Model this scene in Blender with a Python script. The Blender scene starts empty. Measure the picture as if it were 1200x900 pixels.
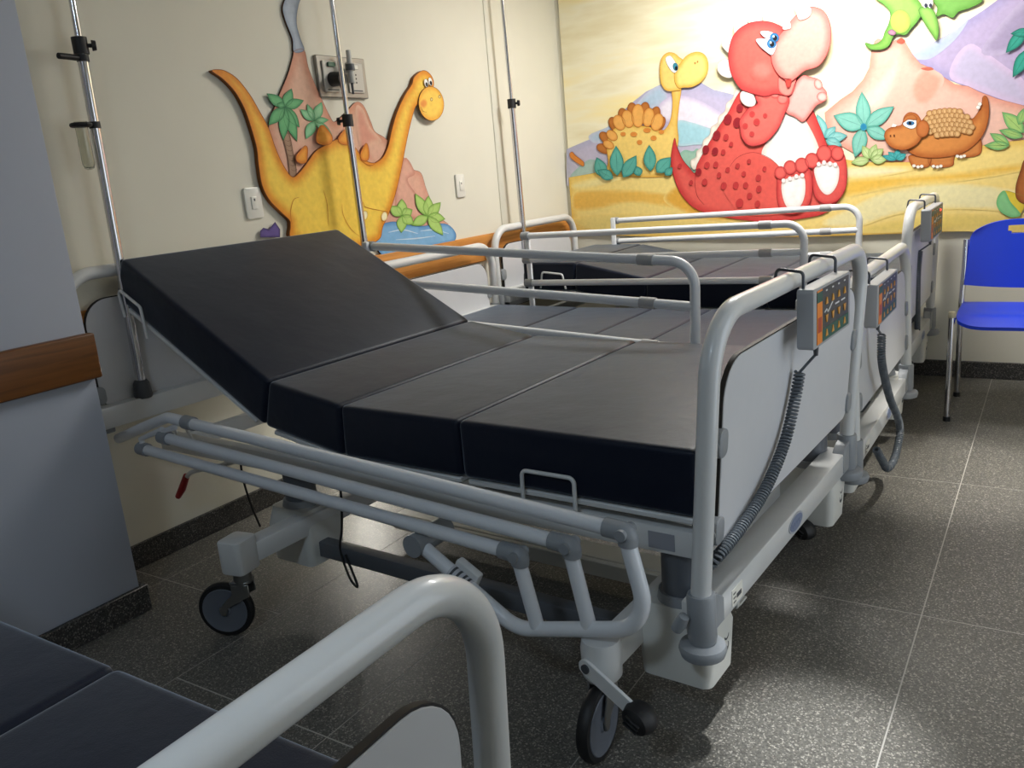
import bpy, bmesh, math, random
import numpy as np
from mathutils import Vector, Matrix, Euler
from mathutils.geometry import delaunay_2d_cdt
random.seed(7); np.random.seed(7)
S = bpy.context.scene
COL = S.collection

# ------------------------------------------------------------------ camera
F_PX = 986.085
YAW, PITCH, ROLL = map(math.radians, (33.6107, 14.0702, -5.0148))
CAM = np.array([0.244667, -3.21093, 1.216901])
_f = np.array([-math.sin(YAW)*math.cos(PITCH), math.cos(YAW)*math.cos(PITCH), -math.sin(PITCH)])
_r = np.array([math.cos(YAW), math.sin(YAW), 0.0]); _u = np.cross(_r, _f)
R_ = math.cos(ROLL)*_r + math.sin(ROLL)*_u
U_ = -math.sin(ROLL)*_r + math.cos(ROLL)*_u
cam_d = bpy.data.cameras.new('camera'); cam = bpy.data.objects.new('camera', cam_d); COL.objects.link(cam)
cam_d.sensor_fit = 'HORIZONTAL'; cam_d.sensor_width = 36.0; cam_d.lens = F_PX/1200*36
cam_d.clip_start = 0.02
m = Matrix.Identity(4)
for i in range(3):
    m[i][0] = R_[i]; m[i][1] = U_[i]; m[i][2] = -_f[i]; m[i][3] = CAM[i]
cam.matrix_world = m
S.camera = cam

# ------------------------------------------------------------------ world, lights, exposure
w = bpy.data.worlds.new('world'); S.world = w; w.use_nodes = True
w.node_tree.nodes['Background'].inputs[0].default_value = (0.62, 0.75, 1.0, 1)
w.node_tree.nodes['Background'].inputs[1].default_value = 0.05
S.view_settings.view_transform = 'Standard'; S.view_settings.look = 'None'
S.view_settings.gamma = 1.0; S.view_settings.use_curve_mapping = False
S.view_settings.exposure = 0.0
# ceiling lamps: (x, y, z, size x, size y, watts, colour)
LAMPS = [(-0.80, 0.78, 2.44, 0.90, 0.40, 52.0, (1.0, 0.985, 0.95), 'ceiling lamp panel above the bed nearest the mural'),
         (-0.25, -3.95, 2.44, 0.30, 0.30, 17.0, (0.62, 0.80, 1.0), 'ceiling lamp panel behind the foreground bed')]
# unseen ceiling spots added to make the floor light pools: (x, y, aim x, aim y, full cone degrees, blend, watts, colour, label)
ADDED_SPOTS = [(0.12, -1.75, -0.13, -1.63, 13.0, 1.0, 520.0, (0.95, 0.98, 1.0), 'added ceiling spot for the light pool in front of the middle bed'),
         (0.75, 0.05, -0.02, 0.07, 23.0, 1.0, 330.0, (1.0, 0.97, 0.90), 'added ceiling spot for the light pool in front of the second bed')]
LOW_FILL = 8.5   # watts of the light added low on the back wall
# cool fill light added in a made-up opening of the right hand wall: y, z, width, height, watts, colour
FILL_OPENING = (-1.25, 1.02, 1.10, 2.04, 15.0, (0.82, 0.91, 1.0))

# ------------------------------------------------------------------ helpers
def lin(c):
    c = np.array(c[:3], float)/255.0
    return np.where(c <= 0.04045, c/12.92, ((c+0.055)/1.055)**2.4)
def rgb(*c): return (*lin(c), 1.0)

MATS = {}
def mat(name, col, rough=0.5, metal=0.0, bump=0.0, bscale=60.0, var=0.0, coat=0.0, emit=None, trans=0.0, spec=0.5):
    if name in MATS: return MATS[name]
    m = bpy.data.materials.new(name); m.use_nodes = True; nt = m.node_tree
    b = nt.nodes['Principled BSDF']
    b.inputs['Base Color'].default_value = col; b.inputs['Roughness'].default_value = rough
    b.inputs['Metallic'].default_value = metal; b.inputs['Coat Weight'].default_value = coat
    b.inputs['Transmission Weight'].default_value = trans; b.inputs['Specular IOR Level'].default_value = spec
    if emit: b.inputs['Emission Color'].default_value = emit[0]; b.inputs['Emission Strength'].default_value = emit[1]
    if bump or var:
        geo = nt.nodes.new('ShaderNodeTexCoord')
        no = nt.nodes.new('ShaderNodeTexNoise'); no.inputs['Scale'].default_value = bscale; no.inputs['Detail'].default_value = 5
        nt.links.new(geo.outputs['Object'], no.inputs['Vector'])
        if bump:
            bp = nt.nodes.new('ShaderNodeBump'); bp.inputs['Strength'].default_value = bump; bp.inputs['Distance'].default_value = 0.002
            nt.links.new(no.outputs['Fac'], bp.inputs['Height']); nt.links.new(bp.outputs['Normal'], b.inputs['Normal'])
        if var:
            n2 = nt.nodes.new('ShaderNodeTexNoise'); n2.inputs['Scale'].default_value = bscale*0.13; n2.inputs['Detail'].default_value = 6
            nt.links.new(geo.outputs['Object'], n2.inputs['Vector'])
            mx = nt.nodes.new('ShaderNodeMix'); mx.data_type = 'RGBA'
            c = np.array(col[:3])
            mx.inputs[6].default_value = (*np.clip(c*(1-var), 0, 1), 1); mx.inputs[7].default_value = (*np.clip(c*(1+var), 0, 1), 1)
            nt.links.new(n2.outputs['Fac'], mx.inputs[0]); nt.links.new(mx.outputs[2], b.inputs['Base Color'])
    MATS[name] = m; return m

def link(name, me, parent=None, loc=None, rot=None):
    o = bpy.data.objects.new(name, me); COL.objects.link(o)
    if parent: o.parent = parent
    if loc is not None: o.location = loc
    if rot is not None: o.rotation_euler = rot
    return o
def obj(name, bm, material, parent=None, loc=None, rot=None, sharp=38):
    me = bpy.data.meshes.new(name)
    bmesh.ops.recalc_face_normals(bm, faces=bm.faces[:])
    bm.to_mesh(me); bm.free()
    if material: me.materials.append(material)
    if sharp:
        for p in me.polygons: p.use_smooth = True
        me.set_sharp_from_angle(angle=math.radians(sharp))
    return link(name, me, parent, loc, rot)
def tag(o, label=None, cat=None, group=None, kind=None):
    if label: o['label'] = label
    if cat: o['category'] = cat
    if group: o['group'] = group
    if kind: o['kind'] = kind
    return o
def thing(name, label, cat, loc=(0, 0, 0), rotz=0.0, group=None):
    return tag(link(name, None, None, loc, (0, 0, rotz)), label, cat, group)

def fillet(pts, rad, n=7):
    pts = [Vector(p) for p in pts]
    if not isinstance(rad, (list, tuple)): rad = [rad]*len(pts)
    out = [pts[0]]
    for i in range(1, len(pts)-1):
        a, b, c = pts[i-1], pts[i], pts[i+1]
        d1 = (a-b).normalized(); d2 = (c-b).normalized()
        ang = d1.angle(d2)
        if ang > math.pi-0.02 or rad[i] <= 0: out.append(b); continue
        t = min(rad[i]/math.tan(ang/2), (a-b).length*0.49, (c-b).length*0.49)
        p1 = b+d1*t; p2 = b+d2*t
        r = t*math.tan(ang/2)
        cen = b+(d1+d2).normalized()*(r/math.sin(ang/2))
        v1 = p1-cen; v2 = p2-cen; tot = v1.angle(v2); ax = v1.cross(v2).normalized()
        for k in range(n+1):
            out.append(cen+Matrix.Rotation(tot*k/n, 3, ax)@v1)
    out.append(pts[-1]); return out
def tube(bm, pts, r, seg=14, cap=True):
    pts = [Vector(p) for p in pts]
    P = [pts[0]]
    for p in pts[1:]:
        if (p-P[-1]).length > 1e-5: P.append(p)
    t0 = (P[1]-P[0]).normalized()
    n = t0.orthogonal().normalized(); rings = []; tp = t0
    for i, p in enumerate(P):
        if i == 0: t = t0
        elif i == len(P)-1: t = (P[i]-P[i-1]).normalized()
        else: t = ((P[i]-P[i-1]).normalized()+(P[i+1]-P[i]).normalized()).normalized()
        q = tp.rotation_difference(t); n = (q@n).normalized(); tp = t
        b = t.cross(n)
        rr = r[i] if isinstance(r, (list, tuple)) else r
        rings.append([bm.verts.new(p+(n*math.cos(2*math.pi*k/seg)+b*math.sin(2*math.pi*k/seg))*rr) for k in range(seg)])
    for a, b in zip(rings[:-1], rings[1:]):
        for k in range(seg): bm.faces.new((a[k], a[(k+1) % seg], b[(k+1) % seg], b[k]))
    if cap: bm.faces.new(rings[0][::-1]); bm.faces.new(rings[-1])
    return bm
def box(bm, x0, x1, y0, y1, z0, z1, bev=0.0, seg=2, M=None):
    b2 = bmesh.new()
    v = [b2.verts.new((x, y, z)) for x in (x0, x1) for y in (y0, y1) for z in (z0, z1)]
    for f in ((0,1,3,2),(4,6,7,5),(0,4,5,1),(2,3,7,6),(0,2,6,4),(1,5,7,3)): b2.faces.new([v[i] for i in f])
    if bev: bmesh.ops.bevel(b2, geom=b2.edges[:], offset=bev, segments=seg, affect='EDGES', profile=0.5)
    merge(bm, b2, M); return bm
def merge(bm, b2, M=None):
    mp = {}
    for v in b2.verts: mp[v] = bm.verts.new((M@v.co) if M else v.co)
    for f in b2.faces:
        try: bm.faces.new([mp[v] for v in f.verts])
        except ValueError: pass
    b2.free()
def cyl(bm, p0, p1, r0, r1=None, seg=20):
    r1 = r0 if r1 is None else r1
    return tube(bm, [p0, p1], [r0, r1], seg)
def lathe(bm, prof, M=None, seg=24):
    b2 = bmesh.new(); rings = []
    for r, z in prof:
        rings.append([b2.verts.new((r*math.cos(2*math.pi*k/seg), r*math.sin(2*math.pi*k/seg), z)) for k in range(seg)] if r > 1e-6 else [b2.verts.new((0, 0, z))])
    for a, b in zip(rings[:-1], rings[1:]):
        for k in range(seg):
            k2 = (k+1) % seg
            if len(a) == 1 and len(b) == 1: continue
            if len(a) == 1: b2.faces.new((a[0], b[k2], b[k]))
            elif len(b) == 1: b2.faces.new((a[k], a[k2], b[0]))
            else: b2.faces.new((a[k], a[k2], b[k2], b[k]))
    if prof[0] != prof[-1]:
        if len(rings[0]) > 1: b2.faces.new(rings[0][::-1])
        if len(rings[-1]) > 1: b2.faces.new(rings[-1])
    merge(bm, b2, M); return bm
def prism(bm, poly, axis, a, b, bev=0.0, seg=2):
    """extrude a 2D polygon along an axis: axis 'y' -> poly in (x,z); 'x' -> (y,z); 'z' -> (x,y)"""
    b2 = bmesh.new()
    def P(p, t): return {'y': (p[0], t, p[1]), 'x': (t, p[0], p[1]), 'z': (p[0], p[1], t)}[axis]
    A = [b2.verts.new(P(p, a)) for p in poly]; B = [b2.verts.new(P(p, b)) for p in poly]
    b2.faces.new(A); b2.faces.new(B[::-1]); n = len(poly)
    for i in range(n): b2.faces.new((A[i], B[i], B[(i+1) % n], A[(i+1) % n]))
    bmesh.ops.recalc_face_normals(b2, faces=b2.faces[:])
    if bev: bmesh.ops.bevel(b2, geom=b2.edges[:], offset=bev, segments=seg, affect='EDGES', profile=0.5)
    merge(bm, b2); return bm
def B(): return bmesh.new()
def rrect(x0, x1, y0, y1, r, n=6):
    out = []
    rs = r if isinstance(r, (list, tuple)) else [r]*4
    for (cx, cy, a0), rr in zip(((x1, y1, 0), (x0, y1, 90), (x0, y0, 180), (x1, y0, 270)), rs):
        sx = -1 if cx == x1 else 1; sy = -1 if cy == y1 else 1
        for k in range(n+1):
            a = math.radians(a0+90*k/n)
            out.append((cx+sx*rr+rr*math.cos(a), cy+sy*rr+rr*math.sin(a)))
    return out

# ------------------------------------------------------------------ materials
M_POW   = mat('bed_enamel', rgb(212, 213, 212), 0.32, 0.0, 0.05, 90, 0.05, coat=0.25)
M_RAIL  = mat('rail_enamel', rgb(220, 223, 227), 0.30, 0.0, 0.05, 90, 0.04, coat=0.25)
M_PLAS  = mat('grey_plastic', rgb(142, 146, 150), 0.45, 0.0, 0.15, 200, 0.05)
M_COLLAR = mat('collar_plastic', rgb(168, 168, 168), 0.45)
M_DPLAS = mat('dark_plastic', rgb(70, 72, 76), 0.5, 0.0, 0.1, 200)
M_WHITE = mat('white_cover', rgb(214, 214, 208), 0.45, 0.0, 0.08, 120, 0.03)
M_PANEL = mat('laminate_board', rgb(206, 207, 210), 0.42, 0.0, 0.03, 250, 0.02)
M_BLACK = mat('black_rubber', rgb(18, 18, 20), 0.55, 0.0, 0.1, 150)
M_CHROME = mat('chrome', rgb(205, 205, 210), 0.14, 1.0)
M_STEEL = mat('brushed_steel', rgb(150, 150, 148), 0.35, 0.9, 0.05, 300)
M_SHAFT = mat('column_grey', rgb(100, 104, 110), 0.4, 0.2)
M_SWITCH = mat('switch_plastic', rgb(226, 224, 214), 0.35)
M_RED = mat('red_grip', rgb(150, 22, 28), 0.4)
M_CORD = mat('cord_grey', rgb(92, 98, 104), 0.42)
M_BLUE = mat('blue_seat_plastic', rgb(20, 60, 208), 0.42, 0.0, 0.25, 700, 0.04)
M_WIRE = mat('wire_dark', rgb(86, 88, 94), 0.35, 0.5)

def vinyl():
    m = mat('navy_vinyl', rgb(13, 19, 36), 0.46, 0.0, 0.0, spec=0.25)
    m.node_tree.nodes['Principled BSDF'].inputs['Sheen Weight'].default_value = 0.65; m.node_tree.nodes['Principled BSDF'].inputs['Sheen Roughness'].default_value = 0.35; m.node_tree.nodes['Principled BSDF'].inputs['Sheen Tint'].default_value = (0.72, 0.84, 1.0, 1)
    m.node_tree.nodes['Principled BSDF'].inputs['Specular Tint'].default_value = (0.88, 0.95, 1.0, 1)
    nt = m.node_tree; b = nt.nodes['Principled BSDF']
    tc = nt.nodes.new('ShaderNodeTexCoord')
    n1 = nt.nodes.new('ShaderNodeTexNoise'); n1.inputs['Scale'].default_value = 420; n1.inputs['Detail'].default_value = 3
    n2 = nt.nodes.new('ShaderNodeTexNoise'); n2.inputs['Scale'].default_value = 7; n2.inputs['Detail'].default_value = 4
    nt.links.new(tc.outputs['Object'], n1.inputs['Vector']); nt.links.new(tc.outputs['Object'], n2.inputs['Vector'])
    b1 = nt.nodes.new('ShaderNodeBump'); b1.inputs['Strength'].default_value = 0.25; b1.inputs['Distance'].default_value = 0.001
    b2 = nt.nodes.new('ShaderNodeBump'); b2.inputs['Strength'].default_value = 0.25; b2.inputs['Distance'].default_value = 0.012
    nt.links.new(n1.outputs['Fac'], b1.inputs['Height']); nt.links.new(n2.outputs['Fac'], b2.inputs['Height'])
    nt.links.new(b1.outputs['Normal'], b2.inputs['Normal']); nt.links.new(b2.outputs['Normal'], b.inputs['Normal'])
    return m
M_VINYL = vinyl()

def wood(name, ca, cb):
    m = mat(name, rgb(170, 112, 52), 0.38, 0.0, spec=0.4)
    nt = m.node_tree; b = nt.nodes['Principled BSDF']
    g = nt.nodes.new('ShaderNodeNewGeometry'); mp = nt.nodes.new('ShaderNodeMapping')
    mp.inputs['Scale'].default_value = (60, 3, 60)
    n = nt.nodes.new('ShaderNodeTexNoise'); n.inputs['Scale'].default_value = 1; n.inputs['Detail'].default_value = 5; n.inputs['Distortion'].default_value = 0.6
    cr = nt.nodes.new('ShaderNodeValToRGB')
    cr.color_ramp.elements[0].position = 0.3; cr.color_ramp.elements[0].color = ca
    cr.color_ramp.elements[1].position = 0.7; cr.color_ramp.elements[1].color = cb
    nt.links.new(g.outputs['Position'], mp.inputs['Vector']); nt.links.new(mp.outputs['Vector'], n.inputs['Vector'])
    nt.links.new(n.outputs['Fac'], cr.inputs['Fac']); nt.links.new(cr.outputs['Color'], b.inputs['Base Color'])
    return m
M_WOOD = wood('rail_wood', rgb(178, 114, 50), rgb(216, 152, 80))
M_WOOD_SHADED = wood('shaded_rail_wood', rgb(82, 48, 18), rgb(114, 70, 28))  # same wood for the column rail, its dim lighting put into the colour

def terrazzo(name, dark, mid, light, rough):
    m = mat(name, rgb(70, 68, 64), rough, spec=0.4)
    nt = m.node_tree; b = nt.nodes['Principled BSDF']
    g = nt.nodes.new('ShaderNodeNewGeometry')
    v = nt.nodes.new('ShaderNodeTexVoronoi'); v.inputs['Scale'].default_value = 300; v.inputs['Randomness'].default_value = 1
    n = nt.nodes.new('ShaderNodeTexNoise'); n.inputs['Scale'].default_value = 150; n.inputs['Detail'].default_value = 3
    nt.links.new(g.outputs['Position'], v.inputs['Vector']); nt.links.new(g.outputs['Position'], n.inputs['Vector'])
    sep = nt.nodes.new('ShaderNodeSeparateColor'); nt.links.new(v.outputs['Color'], sep.inputs['Color'])
    cr = nt.nodes.new('ShaderNodeValToRGB'); cr.color_ramp.interpolation = 'LINEAR'
    e = cr.color_ramp.elements
    e[0].position = 0.0; e[0].color = dark; e[1].position = 1.0; e[1].color = light
    a = e.new(0.45); a.color = mid; a = e.new(0.80); a.color = mid
    a = e.new(0.94); a.color = light
    nt.links.new(sep.outputs['Red'], cr.inputs['Fac'])
    mx = nt.nodes.new('ShaderNodeMix'); mx.data_type = 'RGBA'; mx.blend_type = 'MULTIPLY'; mx.inputs[0].default_value = 0.7
    c2 = nt.nodes.new('ShaderNodeValToRGB'); c2.color_ramp.elements[0].position = 0.35; c2.color_ramp.elements[0].color = (0.55, 0.55, 0.55, 1)
    c2.color_ramp.elements[1].position = 0.65; c2.color_ramp.elements[1].color = (1.3, 1.28, 1.22, 1)
    nt.links.new(n.outputs['Fac'], c2.inputs['Fac'])
    nt.links.new(cr.outputs['Color'], mx.inputs[6]); nt.links.new(c2.outputs['Color'], mx.inputs[7])
    nt.links.new(mx.outputs[2], b.inputs['Base Color'])
    return m
M_TERR = terrazzo('terrazzo', rgb(76, 74, 70), rgb(98, 96, 91), rgb(154, 150, 142), 0.45)
M_SKIRT = terrazzo('terrazzo_skirting', rgb(32, 31, 30), rgb(62, 60, 58), rgb(120, 116, 110), 0.5)
M_GROUT = mat('floor_joint', rgb(168, 164, 156), 0.7)

def plaster(name, c, var=0.04):
    return mat(name, c, 0.75, 0.0, 0.12, 35, var, spec=0.25)
M_WALL = plaster('cream_wall_paint', rgb(220, 216, 200))
M_COLM = plaster('column_paint', rgb(168, 173, 184))
M_CEIL = plaster('ceiling_paint', rgb(225, 224, 218))

# ------------------------------------------------------------------ room
XW, YM, ZC = -2.38, 1.55, 2.6          # back wall plane, mural wall plane, ceiling
XC, YC = -2.075, -1.885                # column face, column edge
def struct(name, bm, m, parent=None, sharp=38):
    o = obj(name, bm, m, parent, sharp=sharp); o['kind'] = 'structure'; return o
floor = struct('floor', box(B(), XW-0.15, 1.5, -5.2, YM+0.15, -0.08, -0.0006), M_GROUT)
xs = [-2.20, -1.65, -1.10, -0.55, 0.0, 0.55, 1.10]
xs = [XW] + xs + [1.35]
tile_cache = {}
for i in range(len(xs)-1):
    off = 0.0 if xs[i] >= -1.66 else 0.36
    ys = [-5.2] + [y+off for y in (-4.16, -3.12, -2.08, -1.0, 0.0, 1.045)] + [YM]
    for j in range(len(ys)-1):
        if ys[j+1]-ys[j] < 0.02: continue
        sx, sy = round(xs[i+1]-xs[i], 3), round(ys[j+1]-ys[j], 3)
        g = 0.0017; gy = 0.0023
        if (sx, sy) not in tile_cache:
            bm = box(B(), -sx/2+g, sx/2-g, -sy/2+gy, sy/2-gy, -0.010, 0.0)
            me = bpy.data.meshes.new('floor_tile'); bmesh.ops.recalc_face_normals(bm, faces=bm.faces[:]); bm.to_mesh(me); bm.free(); me.materials.append(M_TERR)
            tile_cache[(sx, sy)] = me
        link('floor_tile', tile_cache[(sx, sy)], floor, ((xs[i]+xs[i+1])/2, (ys[j]+ys[j+1])/2, 0))
wall_back = struct('wall_back', box(B(), XW-0.15, XW, -5.2, YM+0.15, -0.08, ZC), M_WALL)
wall_mural = struct('wall_mural', box(B(), XW, 1.35, YM, YM+0.15, -0.08, ZC), M_WALL)
struct('wall_column', box(B(), XW, XC, -2.44, YC, -0.005, ZC, 0.004, 2), M_COLM)
struct('ceiling', box(B(), XW-0.15, 1.5, -5.2, YM+0.15, ZC, ZC+0.1), M_CEIL)
struct('baseboard_back', box(B(), XW, XW+0.018, YC+0.018, YM, 0, 0.085, 0.003, 1), M_SKIRT)
struct('baseboard_mural', box(B(), XW+0.018, 1.35, YM-0.018, YM, 0, 0.085, 0.003, 1), M_SKIRT)
bm = B(); box(bm, XC, XC+0.018, -2.44, YC+0.018, 0, 0.085, 0.003, 1); box(bm, XW+0.018, XC, YC, YC+0.018, 0, 0.085, 0.003, 1)
struct('baseboard_column', bm, M_SKIRT)
struct('trim_1', box(B(), XW, XW+0.005, 0.775, 0.85, 0.92, ZC, 0.002, 2), M_WALL)

# wooden bumper rails (things fixed to the wall)
def wrail(name, label, x0, x1, y0, y1, z0, z1, wm):
    t = thing(name, label, 'wall rail', (x0, (y0+y1)/2, z0))
    L = (y1-y0)/2
    obj('board', box(B(), 0.0, x1-x0, -L, L, 0, z1-z0, 0.006, 3), wm, t)
    return t
wrail('bumper_rail', 'varnished wooden bumper rail along the cream wall behind the beds', XW, XW+0.016, YC, YM-0.02, 0.765, 0.905, M_WOOD)
wrail('bumper_rail', 'wooden bumper rail across the grey column, shade put into its colour', XC, XC+0.030, -2.43, YC+0.008, 0.748, 0.878, M_WOOD_SHADED)

# ceiling lamps
for (lx, ly, lz, sx, sy, pw, c, lab) in LAMPS:
    t = thing('ceiling_lamp', lab, 'lamp', (lx, ly, ZC))
    bm = B(); box(bm, -sx/2-0.04, sx/2+0.04, -sy/2-0.04, sy/2+0.04, -0.07, 0.0, 0.008, 2)
    obj('housing', bm, M_WHITE, t)
    obj('diffuser', box(B(), -sx/2, sx/2, -sy/2, sy/2, -0.082, -0.0701, 0.003, 1),
        mat('lamp_diffuser', rgb(250, 250, 245), 0.4, emit=((1, 0.97, 0.9, 1), 6.0)), t)
    ld = bpy.data.lights.new('lamp_light', 'AREA'); ld.shape = 'RECTANGLE'; ld.size = sx; ld.size_y = sy; ld.energy = pw; ld.color = c
    lo = bpy.data.objects.new('lamp_light', ld); COL.objects.link(lo); lo.parent = t; lo.location = (0, 0, lz-ZC)

for (lx, ly, ax, ay, cone, bl, pw, c, lab) in ADDED_SPOTS:
    t = thing('added_pool_spot', lab, 'spotlight', (lx, ly, ZC), 0, 'added spots for the floor light pools')
    bm = B(); lathe(bm, [(0.042, -0.002), (0.060, -0.004), (0.062, 0.0), (0.060, 0.0), (0.040, 0.0), (0.042, -0.002)]); obj('trim_ring', bm, M_WHITE, t)
    bm = B(); lathe(bm, [(0, -0.001), (0.041, -0.001), (0.041, 0.0), (0, 0.0)]); obj('lamp_face', bm, mat('spot_face', rgb(250, 250, 245), 0.4, emit=((1, 0.98, 0.95, 1), 5.0)), t)
    ld = bpy.data.lights.new('spot_light', 'SPOT'); ld.spot_size = math.radians(cone); ld.spot_blend = bl; ld.energy = pw; ld.color = c; ld.shadow_soft_size = 0.04
    lo = bpy.data.objects.new('spot_light', ld); COL.objects.link(lo); lo.parent = t; lo.location = (0, 0, -0.02)
    lo.rotation_euler = (Vector((ax, ay, 0))-Vector((lx, ly, ZC-0.02))).to_track_quat('-Z', 'Y').to_euler()
# unseen light added low on the back wall to brighten under the middle bed
nl = thing('added_low_light', 'small unseen light added low on the wall between two beds', 'lamp', (XW, -0.62, 0.40))
obj('added_light_case', prism(B(), rrect(-0.05, 0.05, -0.03, 0.03, 0.01, 3), 'x', 0.0, 0.02, 0.003, 1), M_WHITE, nl)
obj('added_light_lens', prism(B(), rrect(-0.04, 0.04, -0.02, 0.02, 0.006, 3), 'x', 0.0201, 0.026, 0.002, 1), mat('added_lens', rgb(255, 250, 235), 0.4, emit=((1, 0.95, 0.85, 1), 8.0)), nl)
ld = bpy.data.lights.new('added_light_glow', 'POINT'); ld.energy = LOW_FILL; ld.color = (1.0, 0.96, 0.88); ld.shadow_soft_size = 0.03
lo = bpy.data.objects.new('added_light_glow', ld); COL.objects.link(lo); lo.parent = nl; lo.location = (0.065, 0, 0)
# right hand wall with an added opening for the fill light (outside the picture)
wy, wz, ww, wh, wp, wc = FILL_OPENING
XR = 1.35
bm = B()
for (a, b_, c, d) in ((-5.2, wy-ww/2, -0.08, ZC), (wy+ww/2, YM+0.15, -0.08, ZC), (wy-ww/2, wy+ww/2, wz+wh/2, ZC)):
    box(bm, XR, XR+0.15, a, b_, c, d)
struct('wall_right', bm, M_WALL)
bm = B()
for (a, b_, c, d) in ((wy-ww/2-0.06, wy-ww/2, 0.0, wz+wh/2+0.06), (wy+ww/2, wy+ww/2+0.06, 0.0, wz+wh/2+0.06), (wy-ww/2, wy+ww/2, wz+wh/2, wz+wh/2+0.06)):
    box(bm, XR-0.015, XR, a, b_, c, d, 0.004, 1)
opening = struct('added_opening', bm, M_WHITE)
ld = bpy.data.lights.new('fill_light', 'AREA'); ld.shape = 'RECTANGLE'; ld.size = ww; ld.size_y = wh-0.04; ld.energy = wp; ld.color = wc
lo = bpy.data.objects.new('fill_light', ld); COL.objects.link(lo); lo.parent = opening; lo.location = (XR-0.01, wy, wz+0.02)
lo.rotation_euler = Vector((-1, 0, 0)).to_track_quat('-Z', 'Y').to_euler()

# ------------------------------------------------------------------ hospital bed
def rail_up(bed, y, xh, xf, z_top, gap, slope, side, zpost=None):
    """raised side rail: bars from head link xh to collars at xf, end frame past xf"""
    zb = [z_top, z_top-gap, z_top-2*gap]
    def zz(i, x): return zb[i]+slope*(x-xh)
    r = 0.0165; xp = xf+0.165
    bm = B(); p = [(xf, y, zz(0, xf)), (xp, y, zz(0, xp)), (xp-0.012, y, zb[2]-0.30)]
    tube(bm, fillet(p, 0.085, 10), r)
    for i in (1, 2): cyl(bm, (xf, y, zz(i, xf)), (xp-0.005, y, zz(i, xp)), r*0.95, seg=14)
    fr = obj('side_rail', bm, M_RAIL, bed)
    for i in range(3):
        obj('rail_bar', tube(B(), [(xh, y, zz(i, xh)), (xf, y, zz(i, xf))], r*0.97), M_RAIL, fr)
        obj('rail_collar', cyl(B(), (xf-0.03, y, zz(i, xf-0.03)), (xf+0.025, y, zz(i, xf+0.025)), r*1.16), M_COLLAR, fr)
        bm = B(); cyl(bm, (xh-0.018, y, zz(i, xh)), (xh+0.025, y, zz(i, xh+0.02)), r*1.25)
        obj('rail_end_cap', bm, M_PLAS, fr)
    obj('rail_link', box(B(), xh-0.014, xh+0.014, y+side*0.012, y+side*0.032, zb[2]-0.28, zz(0, xh)+0.02, 0.006, 2), M_RAIL, fr)
    return fr
def rail_down(bed, y, zs):
    r = 0.0165
    tops = [((-1.522, 0.226), (-0.108, 0.154)), ((-1.663, 0.165), (-0.240, 0.100)), ((-1.796, 0.112), (-0.374, 0.051))]
    def V(p, dy=0): return (p[0], y+dy, zs+p[1])
    bm = B()
    path = [V((-0.657, 0.015)), V((-0.395, -0.135)), V((-0.062, -0.045)), V((-0.104, 0.130))]
    tube(bm, fillet(path, [0, 0.10, 0.085, 0], 10), r*1.03, 16)
    cyl(bm, V((-0.338, -0.118)), V((-0.372, 0.030)), r*0.97, seg=14); cyl(bm, V((-0.205, -0.082)), V((-0.238, 0.080)), r*0.97, seg=14)
    fr = obj('side_rail', bm, M_RAIL, bed)
    for (a, b), e in zip(tops, ((-0.104, 0.128), (-0.236, 0.076), (-0.371, 0.028))):
        obj('rail_bar', tube(B(), [V(a), V(b)], r*0.98, 16), M_RAIL, fr)
        bm = B()
        d = (Vector(V(b))-Vector(V(a))).normalized()
        tube(bm, fillet([Vector(V(b))-d*0.045, Vector(V(b))+d*0.006, V(e)], 0.018, 6), r*1.22, 16)
        cyl(bm, (b[0], y-r*1.5, zs+b[1]), (b[0], y+r*1.5, zs+b[1]), 0.012)
        obj('rail_elbow', bm, M_PLAS, fr)
        cyl_ = cyl(B(), Vector(V(a))-d*0.02, Vector(V(a))+d*0.02, r*1.25)
        obj('rail_end_cap', cyl_, M_PLAS, fr)
    bm = B(); a = tops[0][0]
    tube(bm, fillet([V((a[0]+0.01, a[1])), V((-1.63, 0.232)), V((-1.80, 0.178), 0.012), V((-1.99, 0.115), 0.03)], 0.06), r, 16)
    obj('rail_link', bm, M_RAIL, fr)
    bm = B()
    tube(bm, [V((-1.60, 0.205)), V((-1.663, 0.186)), V((-1.663, 0.165))], 0.009, 8); tube(bm, [V((-1.67, 0.19)), V((-1.80, 0.145)), V((-1.796, 0.112))], 0.009, 8)
    obj('rail_tab', bm, M_RAIL, fr)
    lb = [Vector(V((-0.657, 0.015))).lerp(Vector(V((-0.395, -0.135))), t_) for t_ in (0.32, 0.52)]
    sl = obj('warning_label', tube(B(), lb, r*1.05, 16), mat('sticker_grey', rgb(190, 192, 198), 0.5), fr)
    for t_ in (0.35, 0.40, 0.45, 0.49):
        q_ = Vector(V((-0.657, 0.015))).lerp(Vector(V((-0.395, -0.135))), t_); d_ = (lb[1]-lb[0]).normalized()
        obj('label_print', tube(B(), [q_-d_*0.003, q_+d_*0.003], r*1.07, 16), M_DPLAS, fr)
    # pivot block and bracket to the frame
    bm = B(); cyl(bm, (-0.665, y-0.025, zs+0.02), (-0.665, y+0.10, zs+0.02), 0.028); obj('rail_pivot', bm, M_PLAS, fr)
    Mx = Matrix.Translation((-0.56, y+0.022, zs-0.075))@Euler((0, math.radians(28), 0)).to_matrix().to_4x4()
    obj('rail_catch', box(B(), -0.035, 0.035, -0.012, 0.012, -0.06, 0.06, 0.006, 2, Mx), M_POW, fr)
    return fr

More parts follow.
